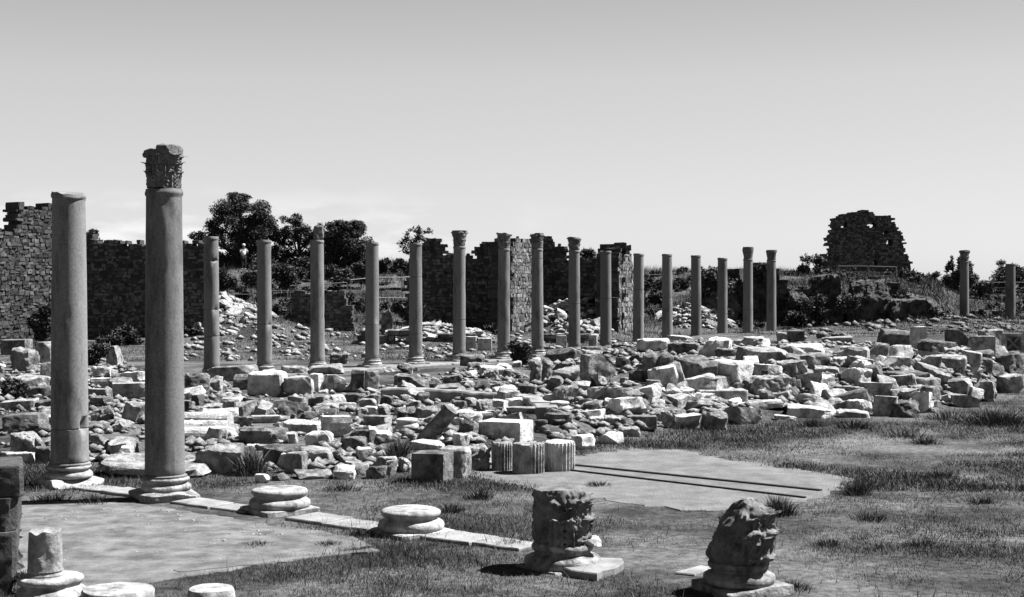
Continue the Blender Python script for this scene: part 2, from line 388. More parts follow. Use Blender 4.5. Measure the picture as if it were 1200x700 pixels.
# ------------------------------------------------------------------ the colonnades
def column(px, Y, ztop_px, label, group, captop=None, cracks=(), seed=1, z0=None, r0=.275, r1=.245, seg=32, chips=(), base=True, cap='corinth', toprough=.02, hi=False, plinth=.86, rzp=.67):
    X = xat(px, Y); z0 = hz(X, Y) if z0 is None else z0
    root = empty('column', (X, Y, z0)); rl = random.Random(seed); root.rotation_euler = (rl.uniform(-.006, .006), rl.uniform(-.006, .006), 0) if not hi else (0, 0, 0); tag(root, label, 'column', group)
    ph, bh = .14, .20
    V, F = lathe(bases_prof(r0*1.36, bh), 56 if hi else 32, wear(seed, .03, .14 if hi else .0, 3, (0, bh)))
    b = link('base', mesh_np('base', V, F, 'base', 40), root, (0, 0, ph-.004))
    pl = stone_mesh('plinth', plinth, plinth, ph+.06, seed, 'B' if hi else 'Q', M['base'], 17); link('plinth', pl, b, (0, 0, -.06-ph+.004), rzp)
    hs = zat(ztop_px, Y)-z0-ph-bh
    link('shaft', shaft_mesh(r0, r1, hs, seed, cracks, seg, 40 if hi else 24, toprough, True, chips), root, (0, 0, ph+bh-.008))
    if captop:
        hc_ = zat(captop, Y)-zat(ztop_px, Y)
        if cap == 'corinth':
            link('capital', leaf_capital(r1*.98, hc_, seed) if hi else capital_mesh(r1*.98, hc_, seed, 120 if hi else 48, 64 if hi else 26, .09 if hi else .06, .16 if hi else .05, .06 if hi else .28, 2.6 if hi else 1.0), root, (0, 0, ph+bh-.012+hs), seed*.5)
        elif cap == 'block':
            link('capital', stone_mesh('capital', .34, .40, hc_, seed, 'B', M['capital']), root, (.06, 0, ph+bh-.012+hs), .3)
        else:
            Vc, Fc = lathe([(0, 0), (r1*.96, 0), (r1*1.0, hc_*.2), (r1*1.14, hc_*.62), (r1*1.22, hc_*.8), (r1*1.12, hc_*.97), (0, hc_)], 40, wear(seed, .10, .1, 3, (0, hc_)))
            link('capital', mesh_np('capital', Vc, Fc, 'capital', 40), root, (0, 0, ph+bh-.012+hs))
    return root
G1 = 'columns standing along the near side of the court'
G2 = 'columns standing in the far row of the court'
column(81, 24.8, 224, 'thick plain column at the far left, nearer row, no capital, chipped near its foot', G1, cracks=(.135,), seed=11, r0=.30, r1=.262, seg=64, hi=True, chips=((-.35, .15, .35, .13, .5),), toprough=.05)
column(192.5, 23.26, 220, 'tall thick column carrying a carved leafy capital, nearer row', G1, captop=171, seed=12, r0=.30, r1=.268, seg=64, hi=True, toprough=.02, rzp=.55)
FAR = [
 (248,0,277,None,(.82,.45,.25),'far row column with three dark cracks, first from the left, beside the tall capital column'),
 (310,1,281,None,(.33,),'far row plain column with a chip half way, second from left, right of the person in white'),
 (372,2,281,264,(),'far row column topped by a small broken block, in front of the dense round tree'),
 (436,3,283.5,None,(.3,),'far row plain column with a notch on its right side, fourth from left'),
 (487,4,284.5,None,(.7,.2),'far row plain cracked column beside the thin sparse tree'),
 (538,5,288,270,(.32,),'far row column with a flared capital, leftmost of the four neighbouring capital columns'),
 (590,6,291,272.5,(),'far row column with capital just left of the sunlit masonry pier'),
 (630,7,291,273,(.9,),'far row column with capital standing just right of the sunlit masonry pier'),
 (673,8,293,277,(.45,),'far row column with capital in front of the pale rubble slope between the piers'),
 (710,9,294,None,(.5,),'far row plain column immediately left of the pier with an overhanging top'),
 (748,10,297,None,(.6,),'far row plain column immediately right of the pier with an overhanging top'),
 (782,11,297.5,None,(.5,),'far row plain column against the grassy gap right of the pier'),
 (816,12,299,None,(.4,),'far row plain column, second right of the overhanging pier gap, over the slab stack'),
 (846.5,13,302,None,(.3,),'far row plain column in front of the ivy covered ruin'),
 (876.5,14,303,289,(.35,),'far row column with a round basket shaped dark capital'),
 (904,15,304,292.5,(),'far row column with a small dark eroded capital, near the retaining wall'),
]
for i, (px, k, t, ct, cr, lb) in enumerate(FAR):
    ch = ((-.5, .33, .5, .12, .35),) if i in (1, 3) else (((-.9, cr[0], .5, .08, .35), (-.7, cr[1], .5, .12, .3)) if i == 0 else ())
    column(px, 51*(1+.0396*k), t, lb, G2, captop=ct, cracks=cr, seed=30+i, chips=ch, cap='block' if i == 2 else ('basket' if i >= 14 else 'corinth'), r0=.262, r1=.238, seg=28)
column(1130, 104, 306, 'slender column with a capital at the far right, alone before the dark bushes', G2, captop=293, seed=60, r0=.32, r1=.28, cap='corinth')
column(1184, 109, 309, 'plain column at the far right edge, before the rounded bush', G2, seed=61, r0=.36, r1=.33)
# far stylobate steps
def blockrow(): pass
SA = math.atan2(.785*1.0, .619); SA = math.atan2(1.268, 1.0)
for i, (a, b, ww, lb) in enumerate([(2.45, 3.5, 1.35, 'long pale step stone under the fourth far column'), (3.52, 4.5, 1.35, 'long pale step stone under the fifth far column'), (4.52, 5.6, 1.3, 'long pale step stone under the first capital column of the far row'), (5.62, 6.6, 1.3, 'long pale step stone under the second capital column of the far row'), (1.3, 2.4, 1.3, 'long pale step stone under the column with the broken block on top'), (.2, 1.28, 1.3, 'long pale step stone under the second far column')]):
    c = (a+b)/2; z = 51*(1+.0396*c); x = xat((248+79.5*c)/(1+.0396*c), z); L = (b-a)*51*.05045/1.0
    o = link('step_stone', stone_mesh('step_stone', L*.99, ww, .42, 300+i, 'Q', M['kerb'], 15), None, (x+.05, z-.1, -.36), SA)
    tag(o, lb, 'step stone', 'step stones under the far row')

# ------------------------------------------------------------------ near row bases and stumps
def base_thing(px, py, r, h, plinth, ph, seed, label, rz=.67, chip=.06, off=(0, 0), name='round_pedestal', m='base', tr=1.0):
    p = at(px, py); root = empty(name, p); tag(root, label, 'column base', 'column bases of the nearer colonnade')
    pl = stone_mesh('plinth', plinth, plinth, ph+.08, seed, 'Q', M[m]); link('plinth', pl, root, (off[0], off[1], -.08), rz)
    V, F = lathe(bases_prof(r, h, tr), 72, wear(seed, .025, chip, 4, (0, h)))
    link('moulding', mesh_np('moulding', V, F, m, 40), root, (0, 0, ph-.004))
    return root, p
base_thing(328, 600, .44, .27, .86, .07, 71, 'pale round double torus base on grass, nearest to the tall capital column')
base_thing(481, 625, .44, .27, .86, .06, 72, 'pale round double torus base on grass, left of the leafy carved stump')
root, p = base_thing(659, 665, .44, .28, .80, .02, 73, 'round moulded base under the upright dark leafy stump', chip=.12, m='lime', tr=.90)
def leafy(root, z, r, h, seed, lean, prof, label):            # broken carved capital: leaves survive on the right hand side only
    n, seg = 60, 110
    tz = np.linspace(0, 1, n); P = [(0, 0)]+[(1, t*h) for t in tz]+[(0, h)]
    def fn(R, Z, T):
        v = np.clip(Z/h, 0, 1); on = R > .01
        w = np.interp(v, prof[0], prof[1])*r
        B = w.copy()
        mask = sstep((np.cos(T+.45)+.25)/.5)
        for (k, ph, a, b, amp) in [(7, .1, .10, .55, .13), (7, .6, .30, .85, .15)]:
            u = ((T/(2*PI)*k+ph) % 1)*2-1; q = (v-a)/(b-a); ins = (q > 0) & (q < 1)
            wid = np.sqrt(np.clip(1-np.clip(q, 0, 1)**3, 0, 1))*(1+.12*np.sin(q*24))
            mm = np.clip((wid-np.abs(u))/.2, 0, 1)*ins
            B = B+mask*r*amp*mm*1.5*(.4+.4*q+.7*sstep((q-.6)/.3))*(1-.4*np.abs(np.sin(u*8)))-mask*r*.03
        B = B+mask*r*.10*np.exp(-((v-.07)/.05)**2)
        Q = np.stack([np.cos(T)*B, np.sin(T)*B, Z], 2).reshape(-1, 3)/r
        e = fbm(Q, seed, .6, 5, .6).reshape(R.shape); e2 = fbm(Q, seed+3, 2.2, 3).reshape(R.shape)
        B = B+r*(.15*e+.06*e2)-mask*r*.16*np.clip(fbm(Q, seed+7, 1.1, 3).reshape(R.shape)-.15, 0, 1)
        top = sstep((v-.55)/.45)
        Zo = Z+h*top*(lean[2]*np.cos(T)*np.minimum(B/r, 1)-.04*np.abs(e))
        return np.where(on, B, 0), np.where(on, Zo, Z)
    V, F = lathe(P, seg, fn)
    mb = MB(); mb.add(V, F); rs = np.random.RandomState(seed)
    for q, (n_, zz, hh, ww, cu) in enumerate([(5, .03, .62, .66, .085), (5, .34, .60, .62, .10)]):
        for k in range(n_):
            rz_ = np.interp(zz+hh*.4, prof[0], prof[1])*r
            leaf(mb, rz_*.98, -1.7+(k+.5*(q % 2))*.62+.1*rs.normal(), zz*h, hh*h*rs.uniform(.75, 1), ww*r, cu*rs.uniform(.5, 1.3), seed+k+10*q, .03)
    V = np.concatenate(mb.V); F = mb.F; V = V+(fbm(V, seed+60, 2.2, 4)*.010)[:,None]
    t = V[:,2]/h; V[:,0] += lean[0]*np.clip(t, 0, 1.2); V[:,1] += lean[1]*t
    return tag(link('carved_drum', mesh_np('carved_drum', V, F, 'capital', 45), None, (root.location.x, root.location.y, root.location.z+z)), label, 'carved stump', 'carved capital stumps set on bases')
dr = leafy(root, .27, .325, .66, 81, (-.02, 0, .02), ([0, .08, .16, .3, .7, .9, 1], [.80, .98, 1.05, 1.0, .96, .98, .90]), 'upright dark eroded capital stump with leaves surviving on its right side')
link('broken_lug', stone_mesh('broken_lug', .34, .22, .10, 82, 'R', M['base']), dr, (.27, -.12, .005), .2)
root2, p2 = base_thing(866, 693, .38, .24, .80, .10, 74, 'round base on a square plinth under the tapering leaning stump', off=(.03, 0), chip=.1, rz=.5, m='lime', tr=.95)
leafy(root2, .33, .33, .68, 85, (.10, 0, .03), ([0, .1, .2, .4, .6, .8, .93, 1], [.95, 1.08, 1.05, .95, .84, .68, .50, .34]), 'tapering dark broken capital stump leaning to the right, nearest the bottom edge')
# left corner: base with a stump of a thin column, two worn round bases
r3, p3 = base_thing(60, 708, .37, .25, .72, .05, 75, 'round moulded base in the bottom left corner, under a short thin shaft', chip=.1)
sh_ = link('broken_shaft', shaft_mesh(.178, .165, .50, 76, (), 48, 16, .05, False), None, (p3.x-.06, p3.y, p3.z+.28)); tag(sh_, 'short thin pale shaft stump standing on the base in the bottom left corner', 'column shaft'); sh_.data.materials[0] = M['base']
for (px, py, r, lb, sd) in [(137, 712, .385, 'worn round drum top cracked across, right of the column stump', 77), (248, 712, .26, 'small worn round drum top at the bottom edge, half sunk in grass', 78)]:
    p = at(px, py); V, F = lathe([(0, -.1), (r*.97, -.1), (r, .02), (r*1.02, .10), (r*1.0, .16), (r*.94, .19), (r*.5, .20), (0, .195)], 64, wear(sd, .035, .12, 4, (.05, .2)))
    o = link('worn_drum', mesh_np('worn_drum', V, F, 'base', 40), None, p); tag(o, lb, 'column drum', 'worn round drums at the bottom edge')
# dark pier of stacked blocks at the left edge
pp = at(10, 697); pr = empty('stone_pier', (xat(27, pp.y)-.72, pp.y+.32, 0), .27); tag(pr, 'dark rough pier of three stacked blocks cut by the left edge', 'pier')
for (z, h, w, sd) in [(-.1, .77, 1.02, 1), (.67, .36, 1.0, 2), (1.03, .34, 1.04, 3)]:
    link('block', stone_mesh('block', w, .9, h, 90+sd, 'Q', M['pier'], 25), pr, (.02*sd, 0, z), .02*sd-.03)

# kerb slabs along the near row (between the bases)
def prism(name, pts, z0, z1, m, label, cat, group=None, kind=None, seed=0, rough=.0):
    c = np.mean([[p[0], p[1]] for p in pts], 0); r = np.random.RandomState(seed)
    Q = []
    for i in range(len(pts)):
        a, b = np.array(pts[i][:2]), np.array(pts[(i+1) % len(pts)][:2]); k = max(1, int(np.linalg.norm(b-a)/.18))
        for j in range(k): Q.append(a+(b-a)*j/k+(r.rand(2)-.5)*rough*2)
    Q = np.array(Q)-c; n = len(Q); ins = Q*(1-.012/np.maximum(np.linalg.norm(Q, axis=1, keepdims=True), .1))
    V = np.concatenate([np.c_[Q, np.full(n, z0)], np.c_[Q, np.full(n, z1-.012)], np.c_[ins, np.full(n, z1)]])
    F = [list(range(n))[::-1]]+[[i, (i+1) % n, n+(i+1) % n, n+i] for i in range(n)]+[[n+i, n+(i+1) % n, 2*n+(i+1) % n, 2*n+i] for i in range(n)]+[[2*n+i for i in range(n)]]
    o = link(name, mesh_np(name, V, F, m), None, (c[0], c[1], 0)); tag(o, label, cat, group, kind); return o
def poly(pp): return [(at(x, y).x, at(x, y).y) for x, y in pp]
KG = 'flat kerb slabs along the nearer colonnade'
def nearrow(k): z = 24.8*(1-.0622*k); return Vector((xat((80+103.6*k)/(1-.0622*k), z), z))
NAMES = ['the plain thick column', 'the tall capital column', 'the first pale round base', 'the second pale round base', 'the dark leafy stump', 'the leaning stump']
rk = random.Random(4)
for i in range(5):
    a, b = nearrow(i), nearrow(i+1); d = (b-a); L = d.length; d.normalize(); nrm = Vector((-d.y, d.x))
    cuts = [.44, .44+(L-.88)*rk.uniform(.42, .58), L-.44]
    for q in (0, 1):
        if i == 4 and q == 0: continue
        s0, s1 = cuts[q]+.015, cuts[q+1]-.015; w0, w1 = rk.uniform(.26, .36), rk.uniform(.18, .30)
        if i == 4: s0 += .55
        P = [a+d*s0-nrm*w0, a+d*s1-nrm*(w0-.03), a+d*s1+nrm*w1, a+d*s0+nrm*(w1+.02)]
        prism('kerb_slab', [(p.x, p.y) for p in P], -.1, .028+.02*rk.random(), 'kerb', 'flat grey kerb slab between %s and %s, piece touching %s' % (NAMES[i].replace('the ', '', 1), NAMES[i+1].replace('the ', '', 1), 'the former' if q == 0 else 'the latter'), 'kerb slab', KG, seed=10*i+q, rough=.02)
prism('kerb_slab', poly([(652,672),(690,661),(730,664),(728,671),(700,681),(672,677)]), -.1, .09, 'kerb', 'thick broken kerb slab under the right side of the leafy stump', 'kerb slab', KG, seed=77, rough=.035)
# pavings
def clip(P, a, b, c):                                  # keep a*x+b*y <= c
    out = []
    for i in range(len(P)):
        p, q = P[i], P[(i+1) % len(P)]; dp, dq = a*p[0]+b*p[1]-c, a*q[0]+b*q[1]-c
        if dp <= 0: out.append(p)
        if (dp < 0) != (dq < 0) and abs(dp-dq) > 1e-9: t = dp/(dp-dq); out.append((p[0]+(q[0]-p[0])*t, p[1]+(q[1]-p[1])*t))
    return out
def slabs(name, P, du, dv, m, label, cat, group, kind, seed, rough):
    A, B = at(672, 547), at(962, 577); e = Vector((B.x-A.x, B.y-A.y)).normalized(); r = np.random.RandomState(seed); mb = MB()
    D = []
    for i in range(len(P)):                            # ragged outline
        a, b = np.array(P[i]), np.array(P[(i+1) % len(P)]); k = max(1, int(np.linalg.norm(b-a)/.3))
        for j in range(k): D.append(tuple(a+(b-a)*j/k+(r.rand(2)-.5)*rough*2))
    us = [p[0]*e.x+p[1]*e.y for p in D]; vs = [-p[0]*e.y+p[1]*e.x for p in D]; v = min(vs)-r.rand()*dv
    while v < max(vs):
        v1 = v+dv*r.uniform(.7, 1.3); u = min(us)-r.rand()*du
        while u < max(us):
            u1 = u+du*r.uniform(.6, 1.5); g = .0012+.0015*r.rand(); s = .02*r.normal()
            Q = clip(clip(clip(clip(D, e.x, e.y, u1-g), -e.x, -e.y, -u-g), -e.y+s*e.x, e.x+s*e.y, v1-g), e.y-s*e.x, -e.x-s*e.y, -v-g)
            if len(Q) > 2:
                n = len(Q); z = .015+.002*r.rand(); mb.add([(x, y, -.12) for x, y in Q]+[(x, y, z) for x, y in Q], [[i, (i+1) % n, n+(i+1) % n, n+i] for i in range(n)]+[[n+i for i in range(n)]])
            u = u1
        v = v1
    o = mb.build(name, M[m]); tag(o, label, cat, group, kind); return o
FLOOR = [(22,590),(90,588),(165,592),(240,604),(330,618),(425,632),(432,640),(380,650),(300,664),(215,678),(150,690),(60,700),(28,705),(20,640)]
PAVE = [(548,556),(600,545),(672,536),(740,527),(800,529),(860,540),(930,551),(988,559),(997,567),(984,577),(955,587),(880,600),(800,598),(720,589),(640,576),(570,564)]
M['floor'] = mat('old_mosaic_floor', .075, .22, 2.6, 1.0, 30, .5, .07, 1.4, jitter=0, bdist=.02, p0=.35, p1=.65)
M['paving'] = mat('worn_paving', .09, .22, 2.0, 1.0, 18, .5, .10, .9, jitter=0, bdist=.03)
prism('floor_paving', poly(FLOOR), -.15, .016, 'floor', 'worn grey mosaic floor at the left front', 'floor', None, 'structure', 5, .06)
prism('court_paving', poly(PAVE), -.15, .016, 'paving', 'pale worn paving in the middle of the court', 'paving', None, 'structure', 6, .16)
for nm, a, b, w in [('far', (672,546.5), (962,577), .085), ('near', (660,552), (944,585), .05)]:
    A, B = at(*a), at(*b); d = (B-A); L = d.length
    mb = MB(); mb.box((0, 0, .030), (L, w, .022));  # raised dark bar drawn in place of the dark gap of a groove
    o = mb.build('groove_strip', M['groove'], None, None, ((A.x+B.x)/2, (A.y+B.y)/2, 0), math.atan2(d.y, d.x))
    tag(o, 'dark '+('wider' if nm == 'far' else 'thinner')+' groove strip crossing the pale paving, '+nm+' one of the pair', 'strip', 'dark strips in the court paving')
A, B = at(205, 672), at(436, 645)
prism('floor_edging', [(A.x, A.y), (B.x, B.y), (B.x+.1, B.y-.14), (A.x+.1, A.y-.12)], -.1, .024, 'paving', 'pale edging stones bordering the mosaic floor', 'edging', None, 'structure', 9, .03)
